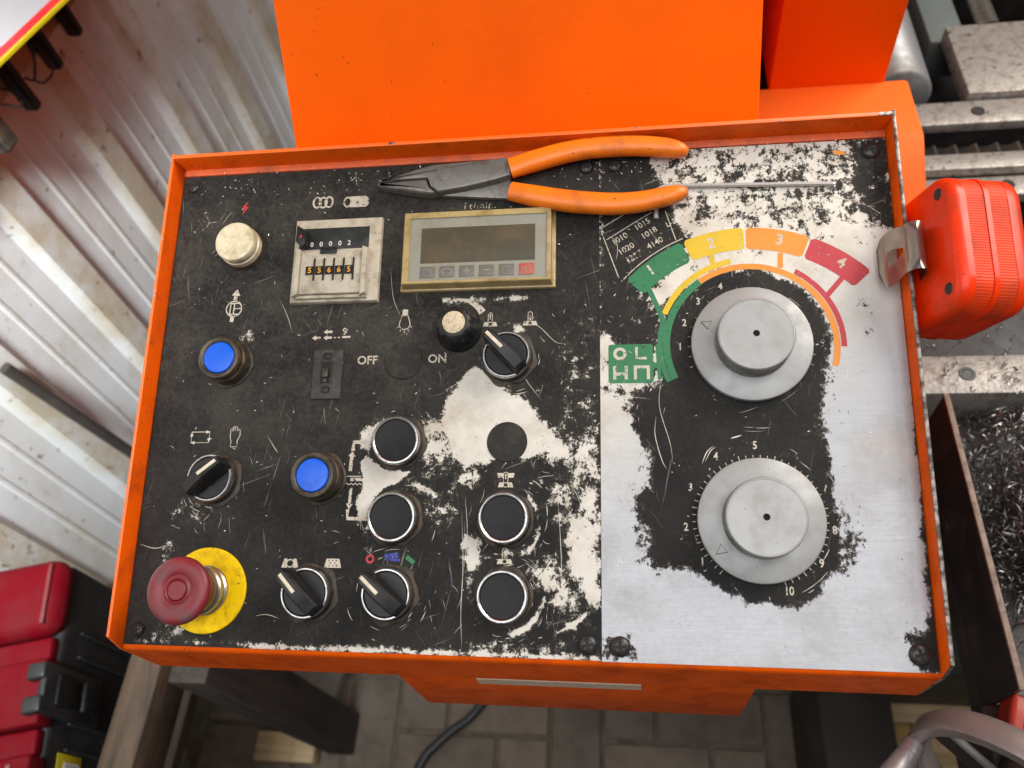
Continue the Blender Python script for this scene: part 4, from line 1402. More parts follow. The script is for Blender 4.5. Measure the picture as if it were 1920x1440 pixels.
def tbox(y0, y1, x0, x1, z0, z1, rad, seg=5):
    """rounded block in the tape's own leaning frame (mm)"""
    bm = bmesh.new()
    box(bm, x0, x1, y0, y1, z0, z1, MM)
    es = [e for e in bm.edges if abs(e.verts[0].co.x - e.verts[1].co.x) > 1e-6]
    bmesh.ops.bevel(bm, geom=es, offset=rad * MM, segments=seg, affect='EDGES', profile=0.5)
    return bm


def tput(name, bm, mat, parent=tm, smooth=40):
    bmesh.ops.transform(bm, matrix=LM, verts=bm.verts)
    return to_obj(name, bm, mat, parent, smooth=smooth)


TY0, TY1, TZ0, TZ1 = -39.5, 39.5, -40, 32.5
for nm, xa, xb in (('case_half', 1.5, 10.0), ('case_half', 33.6, 43.0)):
    bm = tbox(TY0, TY1, xa, xb, TZ0, TZ1, 17, 7)
    es = [e for e in bm.edges if abs(e.verts[0].co.x - (xa if xa < 5 else xb) * MM) < 1e-6 and abs(e.verts[1].co.x - (xa if xa < 5 else xb) * MM) < 1e-6]
    bmesh.ops.bevel(bm, geom=es, offset=5.5 * MM, segments=5, affect='EDGES', profile=0.5)
    tput(nm, bm, M['tape_red'])
for xa, xb in ((10.05, 20.3), (23.2, 33.55)):
    # ribbed grip band: many fine ridges running across the case
    bm = bmesh.new()
    per = []
    hy, hz, r = (TY1 - TY0) / 2 - 0.25, (TZ1 - TZ0) / 2 - 0.25, 16.7
    segs = []
    for qx, qy, a0 in ((1, 1, 0), (-1, 1, 90), (-1, -1, 180), (1, -1, 270)):
        segs += [(qx * (hy - r) + r * math.cos(R(a0 + t)), qy * (hz - r) + r * math.sin(R(a0 + t)), a0 + t) for t in range(0, 91, 3)]
        nx_, ny_ = ((-1, 0), (0, -1), (1, 0), (0, 1))[a0 // 90]
        ln_ = 2 * ((hy - r) if nx_ else (hz - r))
        e_ = segs[-1]
        segs += [(e_[0] + nx_ * d_, e_[1] + ny_ * d_, a0 + 90) for d_ in np.arange(0.75, ln_ - 0.3, 0.75)]
    for k, (y, z, an) in enumerate(segs):
        w = 0.03 if k % 2 else -0.12
        per.append((y + w * math.cos(R(an)), z + w * math.sin(R(an)) + (TZ0 + TZ1) / 2))
    n = len(per)
    a = [V(bm, (xa, y, z), MM) for y, z in per]
    b_ = [V(bm, (xb, y, z), MM) for y, z in per]
    for k in range(n):
        bm.faces.new((a[k], a[(k + 1) % n], b_[(k + 1) % n], b_[k]))
    bm.faces.new(a)
    bm.faces.new(list(reversed(b_)))
    bmesh.ops.recalc_face_normals(bm, faces=bm.faces)
    tput('ribbed_grip', bm, grimy('tape_grip', (0.72, 0.045, 0.006), (0.30, 0.04, 0.014), rough=0.42, scale=40, amount=0.7, speck=0.2, spec=0.2), smooth=15)
bm = tbox(TY0 - 0.3, TY1 + 0.3, 20.4, 23.1, TZ0 - 0.3, TZ1 + 0.3, 17, 7)
tput('seam_rib', bm, M['tape_red'])
for y, z in ((28, 22), (-27, 22), (28, -28), (-27, -28)):
    bm = bmesh.new()
    lathe(bm, [(3.4, 0), (3.2, 0.5), (2.0, 0.55), (0, 0.3)], 24, MM)
    bmesh.ops.transform(bm, matrix=Matrix.Translation(P3(1.6, y, z)) @ Matrix.Rotation(R(-90), 4, 'Y'), verts=bm.verts)
    tput('case_screw', bm, M['screw'])
# belt clip: sheet bent from the case over the wall and down inside it
prof = [(1.0, -4), (0.2, 6), (-0.6, 13.5), (-2.2, 17), (-5.2, 18.4), (-8.6, 16.6), (-11.0, 11), (-13.2, 2), (-15.0, -4), (-16.8, -7.5), (-19.0, -9.0)]
hw = [14, 14, 14, 14, 14, 14, 14, 16.5, 16.5, 14.5, 8.0]
bm = bmesh.new()
yc = 0.5
hole = {7: 4.2, 8: 4.6, 6: 1.2}
rows = []
for (px, pz), h in zip(prof, hw):
    rows.append((px, pz, h))
grid = []
for i, (px, pz, h) in enumerate(rows):
    g = hole.get(i, 0.05)
    ys = [yc - h, yc - h * 0.55, yc - g, yc + g, yc + h * 0.55, yc + h]
    grid.append([V(bm, (px, y, pz), MM) for y in ys])
for i in range(len(grid) - 1):
    for k in range(5):
        if k == 2 and i in (6, 7):
            continue
        bm.faces.new((grid[i][k], grid[i][k + 1], grid[i + 1][k + 1], grid[i + 1][k]))
geo = bmesh.ops.solidify(bm, geom=bm.faces[:], thickness=0.9 * MM)
bmesh.ops.recalc_face_normals(bm, faces=bm.faces)
to_obj('belt_clip', bm, M['clip'], tm, smooth=45)

# ================================================================== the machine behind
M['machine_orange'] = grimy('machine_enamel', (0.94, 0.118, 0.0002), (0.78, 0.098, 0.002), rough=0.5, spec=0.06, scale=6, amount=0.7, speck=0.22, bump=0.22, fine=700, bdist=0.0004)
M['ledge_orange'] = grimy('ledge_enamel', (0.82, 0.14, 0.016), (0.62, 0.105, 0.02), rough=0.55, spec=0.15, scale=12, amount=0.7, speck=0.1, bump=0.4, fine=500, bdist=0.0006)
M['grey_steel'] = grimy('machined_steel', (0.40, 0.38, 0.345), (0.17, 0.15, 0.125), rough=0.42, metal=0.4, scale=90, amount=0.9, speck=0.45, bump=0.6, fine=260, bdist=0.0008)
M['dark_iron'] = grimy('oily_iron', (0.014, 0.013, 0.013), (0.035, 0.028, 0.024), rough=0.5, scale=30, amount=0.7, speck=0.1, speck_col=(0.2, 0.19, 0.17))
M['teal'] = grimy('teal_enamel', (0.018, 0.062, 0.065), (0.03, 0.045, 0.045), rough=0.5, scale=12, amount=0.7, speck=0.2, speck_col=(0.3, 0.29, 0.27))
M['pale_teal'] = grimy('grey_green_enamel', (0.11, 0.14, 0.13), (0.07, 0.085, 0.08), rough=0.5, scale=12)

saw = thing('sawing_machine', 'orange sawing machine with sloped front cover and square column behind the console', 'machine', (0.05, 0.6, 0))


def wbox(name, parent, x0, x1, y0, y1, z0, z1, mat, bev=0.003, smooth=35):
    bm = bmesh.new()
    box(bm, x0, x1, y0, y1, z0, z1, 1.0, bev)
    if parent:
        bmesh.ops.translate(bm, vec=-Vector(parent.location), verts=bm.verts)
    return to_obj(name, bm, mat, parent, smooth=smooth)


def profile_x(name, parent, yz, x0, x1, mat, bev=0.003):
    bm = bmesh.new()
    a = [V(bm, (x0, y, z)) for y, z in yz]
    b_ = [V(bm, (x1, y, z)) for y, z in yz]
    bm.faces.new(a)
    bm.faces.new(list(reversed(b_)))
    for i in range(len(yz)):
        j = (i + 1) % len(yz)
        bm.faces.new((a[i], a[j], b_[j], b_[i]))
    bmesh.ops.recalc_face_normals(bm, faces=bm.faces)
    if bev:
        bmesh.ops.bevel(bm, geom=bm.edges[:], offset=bev, segments=2, affect='EDGES', profile=0.5)
    if parent:
        bmesh.ops.translate(bm, vec=-Vector(parent.location), verts=bm.verts)
    return to_obj(name, bm, mat, parent)


profile_x('front_cover', saw, [(0.325, 1.277), (0.78, 1.887), (1.05, 1.887), (1.05, 0.75), (0.325, 0.75)], -0.159, 0.160, M['machine_orange'])  # unseen upper and rear part extended to shade the far wall
wbox('column', saw, 0.2075, 0.311, 0.542, 1.05, 1.125, 2.15, M['machine_orange'])  # made taller and deeper out of view, keeps the side lamp off the far wall
profile_x('base_ledge', saw, [(0.545, 1.13), (0.470, 1.13), (0.405, 1.095), (0.405, 0.70), (0.545, 0.70)], 0.166, 0.332, M['ledge_orange'], 0.004)
wbox('rear_body', saw, 0.161, 0.30, 0.60, 1.04, 0.5, 1.12, M['dark_iron'])
wbox('pedestal', saw, -0.15, 0.15, 0.30, 0.69, 0.0, 0.752, M['dark_iron'], 0.006)

# machine bed with rails, rack, clamping plate and round ram
bed = thing('machine_bed', 'grey steel machine bed with bolted rails and toothed rack', 'machine bed', (0.6, 0.6, 0))
bz = 0.97


def rail(name, y0, y1, z0, z1, x0, x1, screws):
    r = wbox(name, bed, x0, x1, y0, y1, z0, z1, M['grey_steel'], 0.002)
    for sx in screws:
        bm = bmesh.new()
        lathe(bm, [(0.0075, 0.0006), (0.0072, 0.0010), (0.0048, 0.0010), (0.0042, 0.0004), (0, 0.0004)], 20, 1.0, (sx - 0.6, (y0 + y1) / 2 - 0.6, z1))
        to_obj('bolt', bm, M['dark_iron'], r)
    return r


rail('rail', 0.662, 0.700, 0.957, bz, 0.36, 1.2, (0.475, 0.66, 0.85))
rail('rail', 0.590, 0.614, 0.957, bz, 0.36, 1.2, ())
rail('rail_step', 0.560, 0.5885, 0.945, bz - 0.012, 0.36, 1.2, (0.485, 0.70))
rail('rail', 0.302, 0.344, 0.92, bz, 0.337, 1.2, (0.385, 0.62))
bm = bmesh.new()
box(bm, -0.24, 0.6, 0.014, 0.062, 0.88, 0.935)
rk = to_obj('rack', bm, M['dark_iron'], bed)
for k in range(26):
    bm = bmesh.new()
    x = -0.235 + k * 0.0225
    vs = [V(bm, p) for p in ((x, 0.016, 0.9352), (x + 0.019, 0.016, 0.9352), (x + 0.019, 0.052, 0.9352), (x, 0.052, 0.9352), (x + 0.017, 0.016, 0.948), (x + 0.0195, 0.016, 0.948), (x + 0.0195, 0.052, 0.948), (x + 0.017, 0.052, 0.948))]
    for f in ((4, 5, 6, 7), (0, 4, 7, 3), (1, 2, 6, 5), (0, 1, 5, 4), (2, 3, 7, 6)):
        bm.faces.new([vs[i] for i in f])
    bmesh.ops.recalc_face_normals(bm, faces=bm.faces)
    to_obj('rack_tooth', bm, M['rack_t'] if 'rack_t' in M else M.setdefault('rack_t', grimy('rack_steel', (0.075, 0.066, 0.056), (0.03, 0.025, 0.02), rough=0.4, metal=0.5, scale=60, amount=0.7)), rk, smooth=0)
wbox('rail_seat', bed, 0.361, 1.2, 0.664, 0.699, 0.879, 0.9565, M['dark_iron'], 0)
wbox('rail_seat', bed, 0.361, 1.2, 0.562, 0.612, 0.879, 0.9445, M['dark_iron'], 0)
wbox('rail_seat', bed, 0.361, 1.2, 0.589, 0.612, 0.9446, 0.9565, M['dark_iron'], 0)
wbox('bed_casting', bed, 0.345, 1.2, 0.345, 0.95, 0.70, 0.878, M['dark_iron'], 0.004)
r_ = rail('clamping_plate', 0.703, 0.83, 0.955, 0.978, 0.468, 0.95, ())
for sx, sy in ((0.555, 0.765), (0.80, 0.765)):
    bm = bmesh.new()
    lathe(bm, [(0.0085, 0.0006), (0.008, 0.0012), (0.005, 0.0012), (0.0042, 0.0005), (0, 0.0005)], 20, 1.0, (sx - 0.6, sy - 0.6, 0.978))
    to_obj('bolt', bm, M['dark_iron'], r_)
# round ram
rr0 = 0.040
bm = bmesh.new()
lathe(bm, [(0, 0), (rr0 - 0.004, 0), (rr0, 0.004), (rr0, 0.6), (0, 0.6)], 56)
bmesh.ops.transform(bm, matrix=Matrix.Translation((0.398 - 0.6, 0.728 - 0.6, 0.955)) @ Matrix.Rotation(R(-90), 4, 'X'), verts=bm.verts)
to_obj('round_ram', bm, grimy('ram_steel', (0.30, 0.305, 0.31), (0.15, 0.135, 0.11), rough=0.48, metal=0.45, scale=24, amount=0.8, speck=0.2, bump=0.3, fine=200), bed, smooth=50)
bm = bmesh.new()
lathe(bm, [(0, 0), (0.012, 0), (0.012, 0.5), (0, 0.5)], 32)
bmesh.ops.transform(bm, matrix=Matrix.Translation((0.525 - 0.6, 0.835 - 0.6, 0.965)) @ Matrix.Rotation(R(-90), 4, 'X'), verts=bm.verts)
to_obj('guide_bar', bm, M['steel'], bed, smooth=50)
wbox('slide_cover', bed, 0.458, 0.502, 0.832, 1.4, 0.90, 0.955, M['pale_teal'], 0.003)
wbox('end_wall', bed, 0.36, 1.2, 1.15, 1.2, 0.7, 1.0, M['dark_iron'], 0.003)
wbox('bed_leg', bed, 0.40, 0.47, 0.36, 0.60, 0.0, 0.71, M['teal'], 0.004)
wbox('bed_leg', bed, 0.90, 0.97, 0.36, 0.60, 0.0, 0.71, M['teal'], 0.004)

# chip tray: tall dark side plate and teal floor, full of swarf
tray = thing('chip_tray', 'dark steel chip tray beside the console with rusty upper edge', 'tray', (0.5, 0.15, 0.9))
M['rust_edge'] = grimy('rusty_edge', (0.22, 0.15, 0.11), (0.09, 0.055, 0.04), rough=0.6, scale=130, amount=0.8, speck=0.4, bump=0.6, fine=300, bdist=0.0006)
wbox('side_plate', tray, 0.347, 0.3505, 0.035, 0.282, 0.925, 0.999, M['dark_iron'], 0)
wbox('plate_edge', tray, 0.3465, 0.3512, 0.034, 0.283, 0.9992, 1.0022, M['rust_edge'], 0.0006)
wbox('tray_floor', tray, 0.3465, 1.1, 0.036, 0.30, 0.905, 0.924, M['dark_iron'], 0)
wbox('front_lip', tray, 0.351, 1.1, 0.020, 0.0355, 0.90, 0.952, M['dark_iron'], 0.002)
wbox('support_frame', tray, 0.40, 1.05, 0.20, 0.29, 0.0, 0.904, M['teal'], 0.004)
wbox('support_foot', tray, 0.395, 1.06, 0.195, 0.298, 0.0, 0.34, M['dark_iron'], 0.004)

# swarf: curly shavings, uncountable
bm = bmesh.new()


def curl(x, y, z, rad, turns, pitch, wid):
    ax = Vector((random.gauss(0, 1), random.gauss(0, 1), random.gauss(0, 0.6))).normalized()
    u = ax.orthogonal().normalized()
    v = ax.cross(u)
    n = max(5, int(turns * 9))
    prev = None
    for i in range(n + 1):
        a = 2 * math.pi * turns * i / n
        r = rad * (1 + 0.25 * i / n)
        c = Vector((x, y, z)) + (u * math.cos(a) + v * math.sin(a)) * r + ax * (pitch * i / n)
        p, q = bm.verts.new(c), bm.verts.new(c + ax * wid)
        if prev:
            bm.faces.new((prev[0], p, q, prev[1]))
        prev = (p, q)


def heap(x, y):
    return 0.926 + 0.095 * math.exp(-((x - 0.46) / 0.05) ** 2 - ((y - 0.19) / 0.07) ** 2) + 0.05 * math.exp(-((x - 0.50) / 0.06) ** 2 - ((y - 0.27) / 0.05) ** 2)


for _ in range(3600):
    x, y = random.gauss(0.455, 0.045), random.gauss(0.195, 0.055)
    if not (0.365 < x < 0.62 and 0.05 < y < 0.30):
        continue
    z = heap(x, y)
    z = 0.927 + (z - 0.927) * random.uniform(0.6, 1.1) + 0.003
    if _ % 5 == 0:
        curl(x, y, z + 0.002, random.uniform(0.005, 0.011), random.uniform(0.8, 2.6), random.uniform(0.015, 0.05), random.uniform(0.0006, 0.0013))
    else:
        curl(x, y, z, random.uniform(0.0015, 0.0050), random.uniform(0.5, 2.2), random.uniform(0.008, 0.030), random.uniform(0.0003, 0.0007))
for _ in range(500):
    x = random.uniform(0.36, 0.75)
    y, z = (random.uniform(0.30, 0.345), 0.974) if random.random() < 0.35 else (random.uniform(0.36, 0.55), 0.882)
    curl(x, y, z, random.uniform(0.001, 0.003), random.uniform(0.4, 1.2), random.uniform(0.001, 0.004), random.uniform(0.0006, 0.0014))
so = to_obj('metal_swarf', bm, grimy('swarf_steel', (0.22, 0.205, 0.195), (0.05, 0.042, 0.037), rough=0.3, metal=0.85, scale=60, amount=0.8), None, smooth=60)
tag(so, 'heap of curly grey steel shavings in the chip tray', 'swarf', kind='stuff')

# handwheel with its handle, in front of the tray
HC = Vector((0.340, -0.034, 0.970))
WS = 0.76
hwl = thing('handwheel', 'polished metal handwheel with a tapered crank handle in front of the chip tray', 'handwheel', HC)
HA = Vector((-0.62, -0.72, 0.14)).normalized()          # axle direction
T2 = Vector((0.72, -0.62, 0)).normalized()
T1 = HA.cross(T2).normalized()
HM = Matrix((T2, T1, HA)).transposed().to_4x4()
M['wheel'] = grimy('wheel_metal', (0.30, 0.25, 0.235), (0.17, 0.125, 0.11), rough=0.45, metal=0.55, scale=35, amount=0.6, speck=0.1, bump=0.1)
bm = bmesh.new()
lathe(bm, [(0.084, -0.010), (0.087, -0.013), (0.097, -0.013), (0.100, -0.008), (0.100, 0.008), (0.097, 0.0125), (0.087, 0.0125), (0.084, 0.009), (0.084, -0.010)], 80)
bmesh.ops.transform(bm, matrix=HM @ Matrix.Scale(WS, 4), verts=bm.verts)
to_obj('rim', bm, M['wheel'], hwl, smooth=40)
for k in range(3):
    bm = bmesh.new()
    box(bm, 0.012, 0.086, -0.011, 0.011, -0.007, 0.003, 1.0, 0.002)
    bmesh.ops.transform(bm, matrix=HM @ Matrix.Scale(WS, 4) @ Matrix.Rotation(2.094 * k + 3.0, 4, 'Z'), verts=bm.verts)
    to_obj('spoke', bm, M['dark_iron'], hwl)
bm = bmesh.new()
lathe(bm, [(0, -0.03), (0.019, -0.03), (0.019, 0.012), (0.014, 0.016), (0, 0.016)], 36)
bmesh.ops.transform(bm, matrix=HM, verts=bm.verts)
to_obj('hub', bm, M['dark_iron'], hwl)
bm = bmesh.new()
lathe(bm, [(0, 0), (0.0095, 0), (0.0097, 0.012), (0.0088, 0.0125), (0.0088, 0.0145), (0.0099, 0.015), (0.0135, 0.05), (0.014, 0.08), (0.011, 0.100), (0, 0.103)], 40)
wa = math.atan2(-0.16, -0.76)
wl = HM.to_3x3() @ Vector((0.091 * WS * math.cos(wa), 0.091 * WS * math.sin(wa), 0.009))
bmesh.ops.transform(bm, matrix=Matrix.Translation(wl) @ HM @ Matrix.Scale(0.82, 4), verts=bm.verts)
to_obj('crank_handle', bm, grimy('handle_steel', (0.40, 0.37, 0.37), (0.25, 0.21, 0.2), rough=0.42, metal=0.6, scale=40, amount=0.5), hwl, smooth=40)
bm = bmesh.new()
sweep(bm, [HA * -0.028, HA * -0.11], 0.012, 20)
to_obj('axle', bm, M['dark_iron'], hwl)
# position readout on the axle block
rd = thing('position_readout', 'small red position readout with two white zeros beside the handwheel', 'readout', (0.372, 0.012, 0.985))
M['gauge_red'] = grimy('gauge_red', (0.36, 0.03, 0.014), (0.12, 0.02, 0.015), rough=0.4, scale=60, amount=0.8, speck=0.3, speck_col=(0.3, 0.27, 0.24))
RQ = (Vector((0.074, -0.105, 1.645)) - Vector((0.372, 0.012, 0.985))).normalized()
RM = Matrix.Rotation(R(-20), 4, 'Z')
bm = bmesh.new()
box(bm, -0.030, 0.05, -0.016, 0.016, -0.03, 0.0, 1.0, 0.004, 3)
bmesh.ops.transform(bm, matrix=RM, verts=bm.verts)
to_obj('case', bm, M['gauge_red'], rd)
bm = bmesh.new()
box(bm, -0.021, 0.045, -0.0085, 0.0085, -0.001, 0.0008, 1.0, 0.0005)
bmesh.ops.transform(bm, matrix=RM, verts=bm.verts)
to_obj('window', bm, M['window_dark'], rd)
me = text_mesh('00', 12, 0.3, 1.15)
me.materials.clear()
o = mesh_obj('digits', me, M['white'], rd, (-0.0085, 0.003, 0.0013), 0, (0, 0, R(-20)))
bm = bmesh.new()
box(bm, -0.036, 0.12, -0.05, 0.022, -0.11, -0.0305, 1.0, 0.004)
to_obj('mounting_block', bm, M['dark_iron'], rd)

# ================================================================== left side: wall, rack, toolbox, bench
WNX, WNY = -0.9962, 0.0872                  # wall normal points away from the room
WC = 0.8369


def wallpt(s, off, z):
    """s along the wall, off = distance out of the wall"""
    bx, by = 0.0742 + WNX * 0.92, -0.1050 + WNY * 0.92
    return (bx + 0.0872 * s - WNX * off, by + 0.9962 * s - WNY * off, z)


def wall_mat():
    n = NT('painted_sheet_wall')
    rib = n.attr('rib')
    a = n.noise(4, 6, 0.6)
    c = n.mix(n.ramp(a, 0.35, 0.7), (0.74, 0.755, 0.765), (0.66, 0.65, 0.62))
    st = n.noise(9, 6, 0.7, off=(1, 3, 2))
    grime = n.math('MULTIPLY', rib, n.ramp(st, 0.30, 0.62))
    c = n.mix(n.math('MULTIPLY', grime, 0.9), c, (0.52, 0.43, 0.29))
    c = n.mix(n.math('MULTIPLY', n.ramp(st, 0.48, 0.72), 0.5), c, (0.50, 0.43, 0.32))
    sp = n.noise(48, 4, 0.65, off=(2, 5, 5))
    reg = n.noise(5, 3, 0.5, off=(1, 8, 2))
    k = n.ramp(n.math('ADD', n.math('ADD', sp, n.math('MULTIPLY', reg, 0.16)), n.math('MULTIPLY', rib, 0.025)), 0.735, 0.79)
    c = n.mix(n.math('MULTIPLY', k, 0.9), c, (0.20, 0.125, 0.045))
    sp2 = n.noise(150, 2, 0.6, off=(7, 5, 1))
    c = n.mix(n.math('MULTIPLY', n.ramp(sp2, 0.71, 0.75), 0.7), c, (0.12, 0.105, 0.09))
    n.set(color=c, rough=0.42, spec=0.3, normal=n.bump(n.noise(18, 4, 0.6), 0.003, 0.25))
    return n.m


M['wall'] = wall_mat()
bm = bmesh.new()
lay = bm.verts.layers.float.new('rib')
pr = []
s0, pitch = 0.92 * 0.3019, 0.2015
for k in range(-7, 11):
    s = s0 + k * pitch
    pr += [(s - 0.036, 0), (s - 0.022, 0.016), (s + 0.022, 0.016), (s + 0.036, 0)]
    for q in (0.078, 0.125):
        pr += [(s + q - 0.005, 0), (s + q - 0.002, 0.0024), (s + q + 0.002, 0.0024), (s + q + 0.005, 0)]
a = [V(bm, wallpt(s, o_, 0.0)) for s, o_ in pr]
b_ = [V(bm, wallpt(s, o_, 2.7)) for s, o_ in pr]
for i in range(len(pr) - 1):
    bm.faces.new((a[i], a[i + 1], b_[i + 1], b_[i]))
bmesh.ops.recalc_face_normals(bm, faces=bm.faces)
for vs in (a, b_):
    for v_, (s, o_) in zip(vs, pr):
        v_[lay] = 1.0 if o_ > 0.01 else (0.25 if o_ > 0 else 0.0)
bmesh.ops.solidify(bm, geom=bm.faces[:], thickness=-0.001)
wl_ = to_obj('corrugated_wall', bm, M['wall'], None, smooth=25)
tag(wl_, 'stained white corrugated sheet metal wall left of the console', 'wall')

# thin dark rod leaning on the wall
rod = bmesh.new()
ra, rb_ = Vector((-0.766, 0.441, 0.839)), Vector((-0.717, 0.435, 0.606))
foot = ra + (rb_ - ra) * (ra.z / (ra.z - rb_.z))
sweep(rod, [ra, rb_, foot], 0.0085, 20)
tag(to_obj('metal_rod', rod, grimy('rod_steel', (0.055, 0.047, 0.042), (0.10, 0.08, 0.065), rough=0.5, metal=0.4, scale=50), None, smooth=50), 'thin dark metal rod leaning against the corrugated wall', 'rod')

# wall rack with hanging bars, cables and a folder
M['rack_beige'] = grimy('rack_beige', (0.40, 0.36, 0.30), (0.24, 0.2, 0.15), rough=0.5, scale=30, amount=0.8, speck=0.2)
M['black_bar'] = grimy('black_bar', (0.010, 0.010, 0.011), (0.03, 0.03, 0.033), rough=0.45, scale=70)
rk2 = thing('wall_rack', 'beige wall rack with black hanging bars under the folder', 'rack', wallpt(0.85, 0.0, 1.0))


def wslab(name, parent, s_a, s_b, o0, o1, z0, z1, mat, tip=0.0, bev=0.002):
    bm = bmesh.new()
    vs = []
    for z in (z0, z1):
        t = tip if z == z0 else 0
        for s, o_ in ((s_a, o0), (s_b, o0), (s_b, o1), (s_a, o1)):
            vs.append(V(bm, Vector(wallpt(s, o_, z)) - (Vector(parent.location) if parent else Vector())))
    for f in ((3, 2, 1, 0), (4, 5, 6, 7), (0, 1, 5, 4), (1, 2, 6, 5), (2, 3, 7, 6), (3, 0, 4, 7)):
        bm.faces.new([vs[i] for i in f])
    if bev:
        bmesh.ops.bevel(bm, geom=bm.edges[:], offset=bev, segments=2, affect='EDGES')
    bmesh.ops.recalc_face_normals(bm, faces=bm.faces)
    return to_obj(name, bm, mat, parent)


def s_of(p):
    return (p[0] - 0.0742) * 0.0872 + (p[1] + 0.1050) * 0.9962


wslab('rail', rk2, 0.55, 1.25, 0.024, 0.060, 1.062, 1.125, M['rack_beige'])
for (top, bot) in (((-0.683, 0.874, 1.091), (-0.684, 0.867, 1.043)), ((-0.689, 0.806, 1.088), (-0.690, 0.800, 1.039)), ((-0.696, 0.732, 1.087), (-0.696, 0.724, 1.033))):
    s = s_of(bot)
    wslab('hanging_bar', rk2, s - 0.0085, s + 0.0085, 0.062, 0.084, bot[2], 1.135, M['black_bar'], bev=0.004)
bp = (-0.703, 0.648, 1.035)
wslab('wooden_peg', rk2, s_of(bp) - 0.018, s_of(bp) + 0.014, 0.062, 0.090, bp[2], 1.12, grimy('burnt_wood', (0.045, 0.036, 0.028), (0.16, 0.12, 0.07), rough=0.7, scale=60, amount=0.8, bump=0.6), bev=0.006)
for k, pts in enumerate(([(-0.683, 0.763, 1.107), (-0.674, 0.751, 1.095), (-0.675, 0.739, 1.082), (-0.685, 0.735, 1.068), (-0.691, 0.730, 1.076)],
                         [(-0.685, 0.735, 1.068), (-0.675, 0.735, 1.063), (-0.674, 0.757, 1.059), (-0.683, 0.783, 1.060)],
                         [(-0.695, 0.688, 1.093), (-0.680, 0.684, 1.090), (-0.680, 0.688, 1.072), (-0.680, 0.680, 1.070), (-0.696, 0.673, 1.081)])):
    bm = bmesh.new()
    sweep(bm, [p - Vector(rk2.location) for p in smooth_path(pts, 6)], 0.0016, 8)
    to_obj('cable', bm, M['black_bar'], rk2, smooth=60)
fo = thing('paper_folder', 'white sheet with red and yellow border lying on the wall rack', 'folder', wallpt(0.72, 0.16, 1.14))
fo.rotation_euler = (0, 0, 0)
fz = 1.137
e0, e1 = Vector((-0.651, 0.665, 1.137)), Vector((-0.611, 0.791, 1.137))
ed = (e1 - e0).normalized()
nn = Vector((ed.y, -ed.x, 0))
if nn.x > 0:
    nn = -nn
A0, A1 = e0 - ed * 0.12, e1 + ed * 0.25
for nm, d0, d1, z, m in (('yellow_border', 0.0, 0.0042, 0.0, grimy('folder_yellow', (0.60, 0.50, 0.01), (0.5, 0.4, 0.02), rough=0.4)), ('red_border', 0.0042, 0.019, 0.0003, grimy('folder_red', (0.74, 0.012, 0.02), (0.6, 0.015, 0.02), rough=0.35)),
                         ('sheet', 0.019, 0.30, 0.0, grimy('folder_white', (0.46, 0.435, 0.45), (0.41, 0.385, 0.39), rough=0.4, scale=12))):
    bm = bmesh.new()
    pts = [A0 + nn * d0, A1 + nn * d0, A1 + nn * d1, A0 + nn * d1]
    lo = [V(bm, p - Vector(fo.location)) for p in pts]
    hi = [V(bm, p - Vector(fo.location) + Vector((0, 0, 0.004 + z))) for p in pts]
    bm.faces.new(lo)
    bm.faces.new(hi)
    for i in range(4):
        bm.faces.new((lo[i], lo[(i + 1) % 4], hi[(i + 1) % 4], hi[i]))
    bmesh.ops.recalc_face_normals(bm, faces=bm.faces)
    to_obj(nm, bm, m, fo, smooth=0)

# toolbox standing against the wall
TBZ = 0.75
tb_ = thing('toolbox', 'red and black plastic toolbox with black latch standing by the wall', 'toolbox', (-0.650, 0.212, 0.45), (0, 0, R(12.5)))
M['tb_red'] = grimy('toolbox_red', (0.145, 0.0012, 0.006), (0.12, 0.022, 0.024), spec=0.10, rough=0.6, scale=16, amount=0.55, speck=0.15, bump=0.2, fine=500)
M['tb_black'] = grimy('toolbox_black', (0.012, 0.012, 0.013), (0.028, 0.026, 0.025), rough=0.5, scale=24, amount=0.7, speck=0.12, speck_col=(0.12, 0.11, 0.1), bump=0.3)


def tbx(name, x0, x1, y0, y1, z0, z1, mat, bev, parent=tb_, seg=4):
    bm = bmesh.new()
    box(bm, x0, x1, y0, y1, z0, z1, 1.0, bev, seg)
    return to_obj(name, bm, mat, parent, smooth=40)


# local: x to the room (front face at 0), y along the wall (far end at 0), z up from the base
body = tbx('body', -0.22, -0.001, -0.45, -0.002, 0.0, 0.268, M['tb_black'], 0.008)
for y in (-0.085, -0.115, -0.195, -0.225):
    tbx('body_rib', -0.0009, 0.0035, y - 0.002, y + 0.002, 0.01, 0.235, M['tb_black'], 0.0008, body, 1)
lid = tbx('lid', -0.222, 0.004, -0.098, 0.0, 0.258, 0.30, M['tb_red'], 0.0205)
for y0_, y1_, zt in ((-0.128, -0.1, 0.283), (-0.205, -0.1295, 0.296), (-0.236, -0.2065, 0.283), (-0.45, -0.2375, 0.298)):
    tbx('lid_panel', -0.222, 0.002 if zt > 0.29 else -0.004, y0_, y1_, 0.268, zt, M['tb_red'], 0.004)
tbx('lid_rim', -0.012, -0.007, -0.088, -0.012, 0.2985, 0.3025, grimy('pale_rim', (0.17, 0.025, 0.025), (0.18, 0.06, 0.055), rough=0.5), 0.0012)
tbx('lid_rim', -0.024, -0.018, -0.40, -0.245, 0.2965, 0.3005, grimy('pale_rim2', (0.20, 0.06, 0.05), (0.25, 0.12, 0.1), rough=0.5), 0.0012)
la = tbx('latch', 0.0025, 0.012, -0.196, -0.138, 0.19, 0.305, M['tb_black'], 0.003)
tbx('latch_hook', -0.012, 0.0115, -0.196, -0.176, 0.2965, 0.309, M['tb_black'], 0.004, la)
